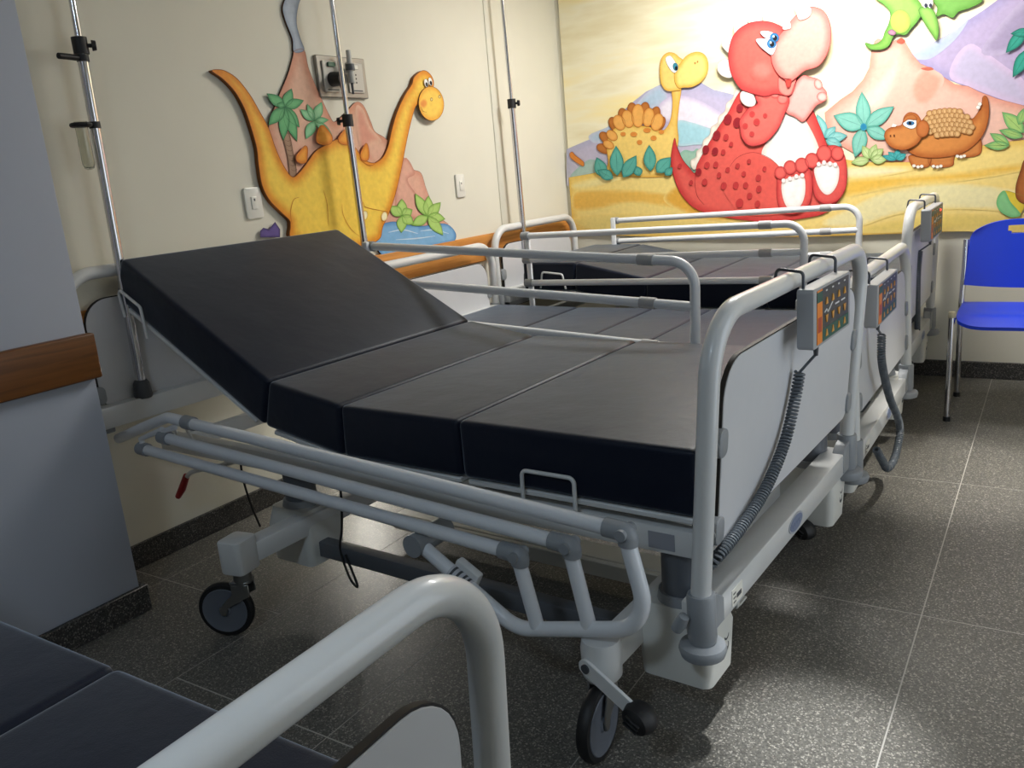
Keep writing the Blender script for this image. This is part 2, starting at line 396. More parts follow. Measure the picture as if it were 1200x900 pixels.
def caster(bed, x, y, dirz, ztop, pedal=None, r=0.082, trail=0.035, up=0.0, boxy=None):
    """swivel castor: stem at x,y; wheel trails along dirz (radians)"""
    c, s = math.cos(dirz), math.sin(dirz)
    bm = B(); lathe(bm, [(0, 0.172), (0.036, 0.172), (0.042, 0.180), (0.044, ztop-0.02), (0.040, ztop), (0, ztop)], Matrix.Translation((x, y, 0)))
    if boxy is not None:
        bm.free(); bm = B(); b2 = B(); prism(b2, rrect(-0.040, 0.040, -0.042, 0.042, 0.016, 4), 'z', 0.172+up, ztop, 0.006, 2); merge(bm, b2, Matrix.Translation((x, y, 0))@Matrix.Rotation(boxy, 4, 'Z'))
    st = obj('caster', bm, M_POW, bed)
    if up: cyl_b = B(); cyl(cyl_b, (x, y, 0.165), (x, y, 0.175+up), 0.026); obj('swivel_stem', cyl_b, M_STEEL, st)
    wx, wy = x+c*trail, y+s*trail
    Mw = Matrix.Translation((wx, wy, r))@Matrix.Rotation(dirz, 4, 'Z')
    bm = B()
    pf = [(-trail-0.022, 0.165-r), (-trail+0.030, 0.165-r), (-trail+0.032, 0.135-r), (0.012, 0.01), (0.008, -0.012), (-0.008, -0.012), (-0.016, 0.012), (-trail-0.022, 0.13-r)]
    for sg in (-1, 1):
        b2 = B(); prism(b2, pf, 'y', sg*0.0205-0.0025, sg*0.0205+0.0025, 0.0015, 1); merge(bm, b2, Mw)
    box(bm, -trail-0.024, -trail+0.034, -0.0235, 0.0235, 0.166-r, 0.174-r, 0.003, 1, Mw)
    obj('fork', bm, M_STEEL, st)
    Mr = Mw@Matrix.Rotation(math.pi/2, 4, 'X')
    bm = B(); lathe(bm, [(r*0.74, -0.014), (r*0.95, -0.013), (r, -0.006), (r, 0.006), (r*0.95, 0.013), (r*0.74, 0.014), (r*0.74, -0.014)], Mr, 36)
    obj('tyre', bm, M_BLACK, st)
    bm = B(); lathe(bm, [(0, -0.017), (0.014, -0.017), (0.018, -0.013), (r*0.62, -0.012), (r*0.80, -0.0155), (r*0.82, -0.0145), (r*0.82, 0.0145), (r*0.80, 0.0155), (r*0.62, 0.012), (0.018, 0.013), (0.014, 0.017), (0, 0.017)], Mr, 36)
    obj('wheel_disc', bm, mat('wheel_grey', rgb(96, 101, 110), 0.45), st)
    if pedal is not None:
        a, zp = pedal
        dx, dy = math.cos(a), math.sin(a)
        px, py = -dy*0.05, dx*0.05
        p0 = Vector((x+math.sin(a)*0.048, y-math.cos(a)*0.048, zp)); d = Vector((dx, dy, -0.42)).normalized()
        Mp = Matrix.Translation(p0)@Matrix.Rotation(a, 4, 'Z')@Matrix.Rotation(math.radians(23), 4, 'Y')
        bm = B(); b2 = B(); prism(b2, rrect(-0.02, 0.13, -0.018, 0.018, 0.0175), 'y', -0.004, 0.004, 0.001, 1); merge(bm, b2, Mp)
        pd = obj('brake_lever', bm, M_POW, st)
        bm = B(); cyl(bm, Mp@Vector((0, -0.008, 0)), Mp@Vector((0, 0.03, 0)), 0.010); obj('lever_bolt', bm, M_DPLAS, st)
        bm = B(); lathe(bm, [(0, -0.030), (0.022, -0.030), (0.034, -0.018), (0.036, 0.0), (0.030, 0.018), (0.016, 0.026), (0, 0.027)], Mp@Matrix.Translation((0.145, -0.004, 0))@Matrix.Scale(0.8, 4, (0, 0, 1))@Matrix.Rotation(math.pi/2, 4, 'X'), 20)
        for k in (-1, 0, 1): box(bm, 0.128, 0.162, -0.0345, -0.028, k*0.009-0.002, k*0.009+0.002, 0.001, 1, Mp)
        obj('pedal', bm, M_BLACK, st)

def wire_handle(bed, pts, r=0.005, name='mattress_retainer'):
    return obj(name, tube(B(), fillet(pts, 0.014, 5), r, 10), M_POW, bed)

def hoop(bed, name, x, W, zs, h, lean, r, zlow, panel, bend=0.12, clips=True, shift=0.0):
    """footboard / headboard: bent tube with a laminate board"""
    bm = B()
    def X(z): return x+(z-zs)*lean
    path = [(X(zlow), 0, zlow), (X(zs+h), 0, zs+h), (X(zs+h), W, zs+h), (X(zlow), W, zlow)]
    tube(bm, fillet(path, bend, 14), r, 20)
    fb = obj(name, bm, M_POW, bed)
    fb.location.y = shift
    y0, y1, z0, z1 = panel
    b2 = B(); prism(b2, rrect(y0, y1, zs+z0, zs+z1, [0.085, 0.085, 0.04, 0.04], 8), 'x', -0.007, 0.007, 0.0012, 1)
    sh = Matrix.Identity(4); sh[0][2] = lean; sh[0][3] = x-zs*lean
    bm = B(); merge(bm, b2, sh); obj('board', bm, M_PANEL, fb)
    b2 = B(); prism(b2, rrect(y0-0.003, y1+0.003, zs+z0-0.003, zs+z1+0.003, [0.088, 0.088, 0.043, 0.043], 8), 'x', -0.005, 0.005)
    bm = B(); merge(bm, b2, sh); obj('board_edging', bm, mat('dark_edging', rgb(34, 30, 28), 0.6), fb)
    if clips:
        for yy, sg in ((y0, 1), (y1, -1)):
            for zc in (z0+0.04, z1-0.16):
                bm = B(); b2 = B(); prism(b2, rrect(-0.022, 0.022, -0.03, 0.03, 0.018, 4), 'x', -0.014, 0.014, 0.004, 2)
                merge(bm, b2, sh@Matrix.Translation((0, yy-sg*0.005, zs+zc)))
                cyl(bm, (X(zs+zc), yy-sg*0.03, zs+zc), (X(zs+zc), yy, zs+zc), 0.012)
                obj('board_clip', bm, M_PLAS, fb)
    return fb

def make_bed(label, loc, yaw, W, zs, ht, lean, hh, sections, mat_y, near=None, far=None, group='hospital beds', hy=0.0, base=(0.05, 0.05)):
    bed = thing('hospital_bed', label, 'bed', (loc[0], loc[1], 0), yaw, group)
    R = 0.0205
    # footboard and headboard
    hoop(bed, 'footboard', 0, W, zs, ht, lean, R, zs-0.02, (0.062, W-0.062, 0.075*ht/0.561, 0.462*ht/0.561))
    XH = -2.02; HZ = zs+0.235
    hoop(bed, 'headboard', XH, W, zs, hh, -0.0, R, HZ-0.04, (0.062, W-0.062, hh-0.43, hh-0.085), shift=hy)
    # foot crossbar with corner sockets
    bm = B(); box(bm, -0.055, 0.012, 0.02, W-0.02, zs-0.105, zs-0.040, 0.005, 2)
    cb = obj('foot_crossbar', bm, M_POW, bed)
    bm = B(); box(bm, XH-0.015, XH+0.055, 0.02+hy, W-0.02+hy, HZ-0.075, HZ-0.005, 0.005, 2)
    hb = obj('head_crossbar', bm, M_POW, bed)
    for (xx, par, zk) in ((0.0, cb, zs), (XH, hb, HZ)):
        for k, yy in enumerate((0.0, W) if par is cb else (hy, W+hy)):
            sg = 1 if k == 0 else -1
            bm = B(); lathe(bm, [(0.0225, 0.0), (0.027, 0.0), (0.029, -0.006), (0.030, -0.095), (0.026, -0.108), (0, -0.108), (0, -0.03), (0.0225, -0.02)], Matrix.Translation((xx, yy, zk)))
            prism(bm, [(yy, zk-0.008), (yy+sg*0.05, zk-0.02), (yy+sg*0.085, zk-0.045), (yy+sg*0.085, zk-0.10), (yy, zk-0.10)], 'x', xx-0.022, xx+0.014, 0.003, 1)
            obj('corner_socket', bm, M_PLAS, par)
            bm = B(); lathe(bm, [(0, -0.108), (0.030, -0.108), (0.046, -0.113), (0.049, -0.122), (0.045, -0.136), (0.032, -0.142), (0, -0.143)], Matrix.Translation((xx, yy, zk)))
            obj('corner_bumper', bm, M_PLAS, par)
    bm = B(); lathe(bm, [(0, -0.02), (0.012, -0.02), (0.014, 0), (0.011, 0.018), (0, 0.02)], Matrix.Translation((-0.03, -0.036, zs-0.055))@Euler((0.0, 0.5, 0)).to_matrix().to_4x4(), 14)
    obj('socket_screw', bm, M_PLAS, cb)
    # oval maker's badge and rating label on the crossbar
    bm = B(); lathe(bm, [(0, 0.0), (1, 0.0), (1, 0.0012), (0, 0.0012)], Matrix.Translation((0.0125, 0.565, zs-0.072))@Matrix.Rotation(math.pi/2, 4, 'Y')@Matrix.Diagonal((0.024, 0.055, 1, 1)), 28)
    bd = obj('oval_badge', bm, mat('badge_silver', rgb(186, 192, 204), 0.3, 0.3), cb)
    bm = B(); lathe(bm, [(0, 0.0012), (1, 0.0012), (1, 0.0020), (0, 0.0020)], Matrix.Translation((0.0125, 0.565, zs-0.072))@Matrix.Rotation(math.pi/2, 4, 'Y')@Matrix.Diagonal((0.019, 0.047, 1, 1)), 28)
    for k in range(4): box(bm, 0.0147, 0.0152, 0.533+k*0.017, 0.545+k*0.017, zs-0.077, zs-0.068)
    obj('badge_print', bm, mat('badge_blue', rgb(120, 132, 160), 0.4), cb)
    bm = B(); box(bm, 0.0122, 0.0135, 0.13, 0.19, zs-0.094, zs-0.056); lb = obj('rating_label', bm, M_SWITCH, cb)
    bm = B(); box(bm, 0.0136, 0.0141, 0.155, 0.182, zs-0.083, zs-0.073)
    for k in range(3): box(bm, 0.0136, 0.0141, 0.136, 0.15, zs-0.088+k*0.010, zs-0.085+k*0.010)
    obj('label_print', bm, M_DPLAS, cb)
    # side beams under the deck
    for yy in (mat_y[0]+0.03, mat_y[1]-0.03):
        bm = B(); box(bm, -1.95, -0.02, yy-0.018, yy+0.018, zs+0.045, zs+0.105, 0.004, 2); obj('side_beam', bm, M_POW, bed)
    for xx in (-0.12, -0.7, -1.35, -1.85):
        bm = B(); box(bm, xx-0.02, xx+0.02, mat_y[0]+0.05, mat_y[1]-0.05, zs+0.05, zs+0.10, 0.004, 2); obj('cross_member', bm, M_POW, bed)
    # rating labels on the near side beam
    bm = B(); box(bm, -0.135, -0.075, mat_y[0]+0.0098, mat_y[0]+0.0118, zs+0.055, zs+0.092); obj('beam_label', bm, mat('label_grey', rgb(150, 152, 160), 0.5), bed)
    # deck plates following the mattress
    for (p, q) in sections:
        d = Vector((q[0]-p[0], q[1]-p[1])).normalized(); n = Vector((-d.y, d.x)); n = n if n.y > 0 else -n
        T = 0.148
        a = Vector((p[0], p[1]))-n*T+d*0.012; b = Vector((q[0], q[1]))-n*T-d*0.012
        poly = [(a.x, zs+a.y), (b.x, zs+b.y), (b.x-n.x*0.014, zs+b.y-n.y*0.014), (a.x-n.x*0.014, zs+a.y-n.y*0.014)]
        bm = B(); prism(bm, poly, 'y', mat_y[0]+0.004, mat_y[1]-0.004, 0.003, 1); obj('deck_plate', bm, M_POW, bed)
    # lift columns with covers
    for xx, kind in ((-0.09, 'foot'), (-1.37, 'head')):
        for yy in ((0.115, W-0.06) if kind == 'foot' else (0.135, W-0.135)):
            bm = B(); lathe(bm, [(0, 0.20), (0.048, 0.20), (0.048, zs+0.05), (0, zs+0.05)], Matrix.Translation((xx, yy, 0)))
            lc = obj('lift_column', bm, M_SHAFT, bed)
            bm = B(); lathe(bm, [(0.049, 0.305), (0.056, 0.305), (0.060, 0.285), (0.049, 0.285)], Matrix.Translation((xx, yy, 0)))
            obj('column_collar', bm, M_PLAS, lc)
            bm = B()
            hw, hd = (0.088, 0.072) if kind == 'foot' else (0.095, 0.075)
            b2 = B(); pb = rrect(-hw, hw, -hd, hd, 0.022, 4)
            lo = [b2.verts.new((xx+p[0]*0.93, yy+p[1]*0.93, 0.112)) for p in pb]; mi = [b2.verts.new((xx+p[0], yy+p[1], 0.225)) for p in pb]; hi = [b2.verts.new((xx+p[0]*0.82, yy+p[1]*0.82, 0.285)) for p in pb]
            for a_, b_ in ((lo, mi), (mi, hi)):
                for k in range(len(pb)): b2.faces.new((a_[k], a_[(k+1) % len(pb)], b_[(k+1) % len(pb)], b_[k]))
            b2.faces.new(lo[::-1]); b2.faces.new(hi); merge(bm, b2)
            obj('column_cover', bm, M_WHITE, lc)
            bm = B(); lathe(bm, [(0, 0.097), (0.05, 0.097), (0.055, 0.114), (0, 0.114)], Matrix.Translation((xx, yy, 0))); obj('column_foot', bm, M_BLACK, lc)
            if kind == 'foot':
                bm = B(); xf = xx+hw*0.985
                for zc, sc in ((0.205, 0.014), (0.175, 0.0135)):
                    lathe(bm, [(0, 0), (sc, 0), (sc, 0.0018), (sc*0.72, 0.0018), (sc*0.72, 0.0012), (0, 0.0012)], Matrix.Translation((xf-0.0055*(0.225-zc)/0.15-0.001, yy+0.02, zc))@Matrix.Rotation(math.pi/2, 4, 'Y'), 18)
                obj('warning_ring', bm, M_DPLAS, lc)
    # base frame
    bn, bf = base[0], W-base[1]; bh = base[2] if len(base) > 2 else bn
    for yy in (0.12, W-0.12):
        bm = B(); box(bm, -1.40, -0.10, yy-0.02, yy+0.02, 0.135, 0.185, 0.004, 2); obj('base_beam', bm, M_SHAFT, bed)
    bm = B(); box(bm, -1.36, -0.12, W/2-0.05, W/2-0.03, 0.05, 0.098, 0.003, 1); box(bm, -1.36, -0.12, W/2-0.03, W/2+0.06, 0.092, 0.10, 0.002, 1); box(bm, -1.36, -0.12, W/2-0.03, W/2+0.02, 0.05, 0.056, 0.001, 1)
    obj('brake_channel', bm, M_WHITE, bed)
    for xx, ya, dz in ((-0.19, bn, 0.0), (-1.31, bh, 0.03)):
        bm = B(); box(bm, xx-0.03, xx+0.03, ya+0.02, bf-0.02, 0.185+dz, 0.245+dz, 0.006, 2); obj('base_cross_beam', bm, M_POW, bed)
    caster(bed, -0.19, bn, math.radians(-86), 0.262, (math.radians(-10), 0.215))
    caster(bed, -1.31, bh, math.radians(208), 0.300, trail=0.065, up=0.03, boxy=0.2)
    caster(bed, -0.19, bf, math.radians(60), 0.262, (math.radians(-20), 0.16))
    caster(bed, -1.30, bf, math.radians(170), 0.262)
    if near: near(bed)
    if far: far(bed)
    # mattress retainers
    yk = mat_y[0]-0.010
    wire_handle(bed, [(-0.440, yk, zs+0.10), (-0.437, yk, zs+0.192), (-0.298, yk, zs+0.192), (-0.300, yk, zs+0.10)])
    return bed

def make_mattress(label, loc, yaw, zs, sections, mat_y, group='navy mattresses'):
    t = thing('mattress', label, 'mattress', (loc[0], loc[1], zs), yaw, group)
    T = 0.145
    n = len(sections)
    dirs = [Vector((q[0]-p[0], q[1]-p[1])).normalized() for p, q in sections]
    for i, (p, q) in enumerate(sections):
        d = dirs[i]; nn = Vector((d.y, -d.x)); nn = nn if nn.y > 0 else -nn
        def endn(j):
            if j is None: return nn
            e = dirs[j]; n2 = Vector((e.y, -e.x)); n2 = n2 if n2.y > 0 else -n2
            b = (nn+n2).normalized(); return b/b.dot(nn)
        na = endn(i-1 if i > 0 else None); nb = endn(i+1 if i < n-1 else None)
        g = 0.0015
        a = Vector(p)+d*g; b = Vector(q)-d*g
        poly = [tuple(a), tuple(b), tuple(b-nb*T), tuple(a-na*T)]
        bm = B(); prism(bm, poly, 'y', mat_y[0], mat_y[1])
        bmesh.ops.bevel(bm, geom=bm.edges[:], offset=0.017, segments=5, affect='EDGES', profile=0.6)
        obj('cushion', bm, M_VINYL, t, sharp=60)
    return t

def sec(*pts): return [(pts[i], pts[i+1]) for i in range(len(pts)-1)]

def coil(path, r_coil=0.0105, r_wire=0.0032, pitch=0.0085):
    P = [Vector(p) for p in path]
    # resample
    L = [0]
    for a, b in zip(P[:-1], P[1:]): L.append(L[-1]+(b-a).length)
    n = int(L[-1]/pitch*10); out = []; j = 0
    tp = (P[1]-P[0]).normalized(); nn = tp.orthogonal().normalized()
    for k in range(n+1):
        s = L[-1]*k/n
        while j < len(L)-2 and L[j+1] < s: j += 1
        p = P[j].lerp(P[j+1], (s-L[j])/(L[j+1]-L[j])); t = (P[j+1]-P[j]).normalized()
        nn = (tp.rotation_difference(t)@nn).normalized(); tp = t; b = t.cross(nn)
        a = 2*math.pi*k/10
        out.append(p+(nn*math.cos(a)+b*math.sin(a))*r_coil)
    return out
def spline(pts, n=8):
    P = [Vector(p) for p in pts]; P = [P[0]*2-P[1]]+P+[P[-1]*2-P[-2]]; out = []
    for i in range(1, len(P)-2):
        a, b, c, d = P[i-1:i+3]
        for k in range(n):
            t = k/n
            out.append(0.5*((2*b)+(c-a)*t+(2*a-5*b+4*c-d)*t*t+(3*b-a-3*c+d)*t**3))
    out.append(P[-2]); return out

def remote(label, loc, yaw, zs, ht, lean, y0, y1, cordpts, cordend=None, width_scale=1.0, led=False):
    """hand control hanging by two wire hooks from the footboard tube (same local axes as its bed)"""
    ztop = zs+ht
    xt = ht*lean
    t = thing('bed_hand_control', label, 'hand control', (loc[0], loc[1], 0), yaw, 'hand controls on the footboards')
    x0 = xt+0.028; zc1 = ztop-0.012; zc0 = zc1-0.135
    bm = B(); prism(bm, rrect(y0, y1, zc0, zc1, 0.008, 3), 'x', x0, x0+0.038, 0.004, 2); obj('housing', bm, mat('control_grey', rgb(160, 162, 165), 0.45), t)
    xf = x0+0.0382; wd = y1-y0
    def plate(name, ya, yb, za, zb, m, lift=0.0, par=None):
        bm = B(); box(bm, xf-0.0015+lift, xf+0.0005+lift, y0+wd*ya, y0+wd*yb, zc0+0.135*za, zc0+0.135*zb, 0.0, 1); return obj(name, bm, m, par or t)
    kp = plate('keypad', 0.07, 0.93, 0.06, 0.95, mat('keypad_dark', rgb(58, 60, 62), 0.4))
    plate('orange_strip', 0.07, 0.20, 0.06, 0.95, mat('keypad_orange', rgb(232, 132, 30), 0.45), 0.0006, kp)
    plate('green_strip', 0.20, 0.93, 0.06, 0.27, mat('keypad_green', rgb(28, 84, 72), 0.45), 0.0006, kp)
    plate('green_strip', 0.07, 0.20, 0.75, 0.92, mat('keypad_green', rgb(28, 84, 72), 0.45), 0.0009, kp)
    plate('red_strip', 0.09, 0.18, 0.25, 0.50, mat('keypad_red', rgb(178, 62, 28), 0.45), 0.0009, kp)
    mo = mat('keypad_button', rgb(214, 150, 50), 0.4); mw = mat('keypad_white', rgb(225, 225, 225), 0.4)
    for r, zz in enumerate((0.16, 0.42, 0.70)):
        for c in range(4):
            yc = y0+wd*(0.31+0.165*c); zc = zc0+0.135*zz; h = 0.011; ww = wd*0.032
            pl = [(yc-ww, zc-h*0.5), (yc+ww, zc-h*0.5), (yc+ww*0.25, zc+h*0.9), (yc-ww*0.25, zc+h*0.9)] if r != 1 else [(yc-ww, zc+h*0.7), (yc+ww, zc+h*0.7), (yc+ww*0.3, zc-h*0.8), (yc-ww*0.3, zc-h*0.8)]
            obj('button', prism(B(), pl, 'x', xf, xf+0.0024), mo, kp)
    # white wave mark in the middle and small icons on top
    zw = zc0+0.135*0.565
    bm = B(); tube(bm, [(xf+0.001, y0+wd*0.25, zw-0.004), (xf+0.001, y0+wd*0.31, zw+0.001), (xf+0.001, y0+wd*0.34, zw-0.007), (xf+0.001, y0+wd*0.46, zw+0.010)], 0.0016, 6)
    obj('wave_mark', bm, mw, kp)
    for k in range(2): obj('dash_mark', box(B(), xf, xf+0.0012, y0+wd*(0.54+0.17*k), y0+wd*(0.65+0.17*k), zw-0.001, zw+0.0025), mw, kp)
    for c in range(4):
        yc = y0+wd*(0.31+0.165*c)
        bm = B(); box(bm, xf, xf+0.0012, yc-wd*0.02, yc+wd*0.02, zc0+0.135*0.875, zc0+0.135*0.90); obj('icon', bm, mw, kp)
    if led:
        bm = B(); lathe(bm, [(0, 0), (0.006, 0), (0.004, 0.004), (0, 0.005)], Matrix.Translation((xf, y0+wd*0.75, zc0+0.135*0.80))@Matrix.Rotation(math.pi/2, 4, 'Y'), 12)
        obj('indicator_light', bm, mat('led_red', rgb(255, 40, 30), 0.4, emit=((1, 0.05, 0.03, 1), 4.0)), kp)
    for yy in (y0+wd*0.06, y1-wd*0.10):
        R = 0.0205+0.006
        pts = [(x0+0.010, yy, zc1-0.012), (x0+0.010, yy, ztop+R-0.003), (xt-R, yy+0.02, ztop+R+0.002), (xt-R-0.004, yy+0.015, ztop-0.004)]
        obj('hook', tube(B(), fillet(pts, 0.010, 5), 0.0036, 10), M_WIRE, t)
    yc = cordpts[0][1]
    bm = B(); cyl(bm, (x0+0.02, yc, zc0+0.004), (x0+0.02, yc, zc0-0.028), 0.007, 0.005, 12); obj('cord_strain_relief', bm, M_DPLAS, t)
    p0 = (x0+0.02, yc, zc0-0.025)
    bm = B(); tube(bm, spline([p0, ((x0+0.02+cordpts[0][0])/2, yc-0.002, (p0[2]+cordpts[0][2])/2), cordpts[0]], 5), 0.0034, 8)
    obj('cord', bm, M_CORD, t)
    bm = B(); tube(bm, coil(spline(cordpts, 10)), 0.0034, 6); obj('coiled_cord', bm, M_CORD, t)
    return t

def iv_pole(label, x, y, z0, z_lo, z_hi, lean=(0, 0), knob_dir=0.0, r=0.0155):
    t = thing('iv_pole', label, 'IV pole', (x, y, z0), 0, 'drip poles at the bed heads')
    def Q(z): return (lean[0]*(z-z0), lean[1]*(z-z0), z-z0)
    obj('lower_tube', tube(B(), [Q(z0), Q(z_lo)], r, 16), M_CHROME, t)
    obj('upper_rod', tube(B(), [Q(z_lo-0.02), Q(z_hi)], r*0.66, 14), M_CHROME, t)
    bm = B(); q = Vector(Q(z_lo))
    cyl(bm, q-Vector((0, 0, 0.024)), q+Vector((0, 0, 0.024)), r+0.007, seg=18)
    d = Vector((math.cos(knob_dir), math.sin(knob_dir), 0))
    cyl(bm, q, q+d*0.035, 0.006); cyl(bm, q+d*0.032, q+d*0.044, 0.016, 0.014)
    obj('clamp_knob', bm, M_BLACK, t)
    bm = B(); lathe(bm, [(0, 0), (0.027, 0), (0.030, 0.01), (0.026, 0.05), (0.02, 0.06), (0.0, 0.06)]); obj('pole_socket', bm, M_DPLAS, t)
    return t

# --- bed next to the camera side of the mural beds: raised back, lowered near rail (the main bed)
S1 = sec((-0.017, 0.287), (-0.623, 0.287), (-1.027, 0.287), (-1.313, 0.332), (-1.957, 0.690))
B1 = ((-0.317, -1.750), math.radians(-3.0), 1.094, 0.369)
MY1 = (0.034, 0.972)
bed1 = make_bed('grey hospital bed with raised backrest and folded down side rail, in the middle', B1[0], B1[1], B1[2], B1[3], 0.561, 0.068, 0.652, S1, MY1,
    hy=-0.15, base=(-0.085, 0.06, -0.155), near=lambda b: rail_down(b, -0.10, B1[3]),
    far=lambda b: rail_up(b, 1.045, -1.86, -0.615, B1[3]+0.606, 0.142, -0.055, -1))
make_mattress('navy vinyl mattress with its head section propped up, in the middle', B1[0], B1[1], B1[3], S1, MY1)
# retainer on the raised back section, brake handle and cables belong to that bed
zs = B1[3]
wire_handle(bed1, [(-1.975, 0.024, zs+0.500), (-1.985, 0.022, zs+0.596), (-1.872, 0.022, zs+0.536), (-1.868, 0.024, zs+0.435)])
wire_handle(bed1, [(-1.79, 0.02, zs+0.09), (-1.80, 0.015, zs+0.155), (-1.74, 0.015, zs+0.165), (-1.70, 0.02, zs+0.09)])
bm = B(); tube(bm, spline([(-1.62, 0.10, zs+0.03), (-1.75, 0.10, zs-0.01), (-1.88, 0.10, zs-0.045), (-1.93, 0.10, zs-0.075)], 5), 0.008, 10); lv = obj('release_lever', bm, M_POW, bed1)
bm = B(); tube(bm, [(-1.922, 0.10, zs-0.065), (-1.965, 0.10, zs-0.12), (-2.0, 0.10, zs-0.155)], [0.011, 0.013, 0.010], 12); obj('lever_grip', bm, M_RED, lv)
for pts in ([(-1.60, 0.10, zs+0.05), (-1.603, 0.10, zs-0.03), (-1.60, 0.11, zs-0.12), (-1.585, 0.12, zs-0.20)],
            [(-1.15, 0.10, zs+0.05), (-1.148, 0.10, zs-0.02), (-1.165, 0.10, zs-0.12), (-1.185, 0.10, zs-0.19), (-1.15, 0.09, zs-0.27), (-1.12, 0.09, zs-0.29), (-1.16, 0.095, zs-0.20)]):
    obj('control_cable', tube(B(), spline(pts, 6), 0.0035, 8), M_BLACK, bed1)
remote('hand control with orange buttons hanging on the nearest whole footboard, long coiled cord', B1[0], B1[1], B1[3], 0.561, 0.068, 0.40, 0.70,
       [(0.050, 0.478, zs+0.345), (0.045, 0.455, zs+0.28), (0.040, 0.395, zs+0.195), (0.034, 0.285, zs+0.125), (0.026, 0.16, zs+0.085), (0.015, 0.05, zs+0.06), (-0.02, -0.005+0.05, zs+0.02)])
iv_pole('chrome drip pole with black clamps beside the grey column', -2.296, -1.608, 0.595, 1.70, 2.25, (-0.0, 0.018), math.radians(60))

# --- foreground bed
S0 = sec((-0.017, 0.287), (-0.623, 0.287), (-0.97, 0.287), (-1.25, 0.345), (-1.93, 0.64))
B0 = ((-0.262, -2.575-1.094), 0.0, 1.094, 0.279)
MY0 = (0.10, 1.045)
make_bed('hospital bed cut off in the dark foreground, lower left', B0[0], B0[1], B0[2], B0[3], 0.561, 0.045, 0.60, S0, MY0, group='hospital beds')
make_mattress('dark navy mattress on the foreground bed, lower left corner', B0[0], B0[1], B0[3], S0, MY0)

# --- second bed of the row, flat
B2 = ((-0.262, -0.545), math.radians(-0.4), 1.02, 0.315)
S2 = sec((-0.02, 0.232), (-0.80, 0.232), (-1.08, 0.232), (-1.48, 0.232), (-1.96, 0.240))
MY2 = (0.06, 0.955)
make_bed('low flat hospital bed in the gap between two beds with raised rails', B2[0], B2[1], B2[2], B2[3], 0.49, -0.03, 0.545, S2, MY2)
make_mattress('flat grey looking mattress on the second bed from the mural', B2[0], B2[1], B2[3], S2, MY2)
z2 = B2[3]
remote('hand control on the second footboard with a looped coiled cord', B2[0], B2[1], z2, 0.49, -0.03, 0.06, 0.42,
       [(0.045, 0.18, z2+0.30), (0.045, 0.20, z2+0.20), (0.050, 0.33, z2+0.05), (0.055, 0.47, z2-0.06), (0.06, 0.50, z2-0.13), (0.06, 0.40, z2-0.19), (0.06, 0.26, z2-0.18), (0.06, 0.16, z2-0.12), (0.05, 0.10, z2-0.06)])
iv_pole('chrome drip pole crossing in front of the yellow long necked dinosaur', -2.27, -0.47, 0.545, 1.482, 2.3, (-0.0, -0.012), math.radians(215))

# --- bed along the mural
B3 = ((-0.288, 0.575), 0.0, 0.90, 0.372)
S3 = sec((-0.02, 0.287), (-0.575, 0.287), (-0.90, 0.287), (-1.16, 0.287), (-1.55, 0.370), (-1.87, 0.375))
MY3 = (0.03, 0.87)
bed3 = make_bed('hospital bed along the mural wall with both side rails up', B3[0], B3[1], B3[2], B3[3], 0.561, 0.02, 0.553, S3, MY3,
    near=lambda b: rail_up(b, -0.035, -1.80, -0.555, B3[3]+0.520, 0.122, 0.006, 1),
    far=lambda b: rail_up(b, 0.865, -1.72, -0.50, B3[3]+0.512, 0.122, 0.012, -1))
make_mattress('dark mattress with slightly raised head on the bed along the mural', B3[0], B3[1], B3[3], S3, MY3)
z3 = B3[3]
wire_handle(bed3, [(-1.76, 0.018, z3+0.24), (-1.745, 0.018, z3+0.325), (-1.625, 0.018, z3+0.312), (-1.61, 0.018, z3+0.235)])
remote('hand control with red light on the footboard beside the blue chair', B3[0], B3[1], z3, 0.561, 0.02, 0.14, 0.56,
       [(0.02, 0.30, z3+0.36), (0.015, 0.30, z3+0.25), (0.015, 0.32, z3+0.10), (0.015, 0.34, z3+0.0)], led=True)
iv_pole('thin chrome drip pole in the corner near the mural', -2.29, 0.86, 0.60, 1.575, 2.35, (0.0, -0.022), math.radians(20), r=0.0160)

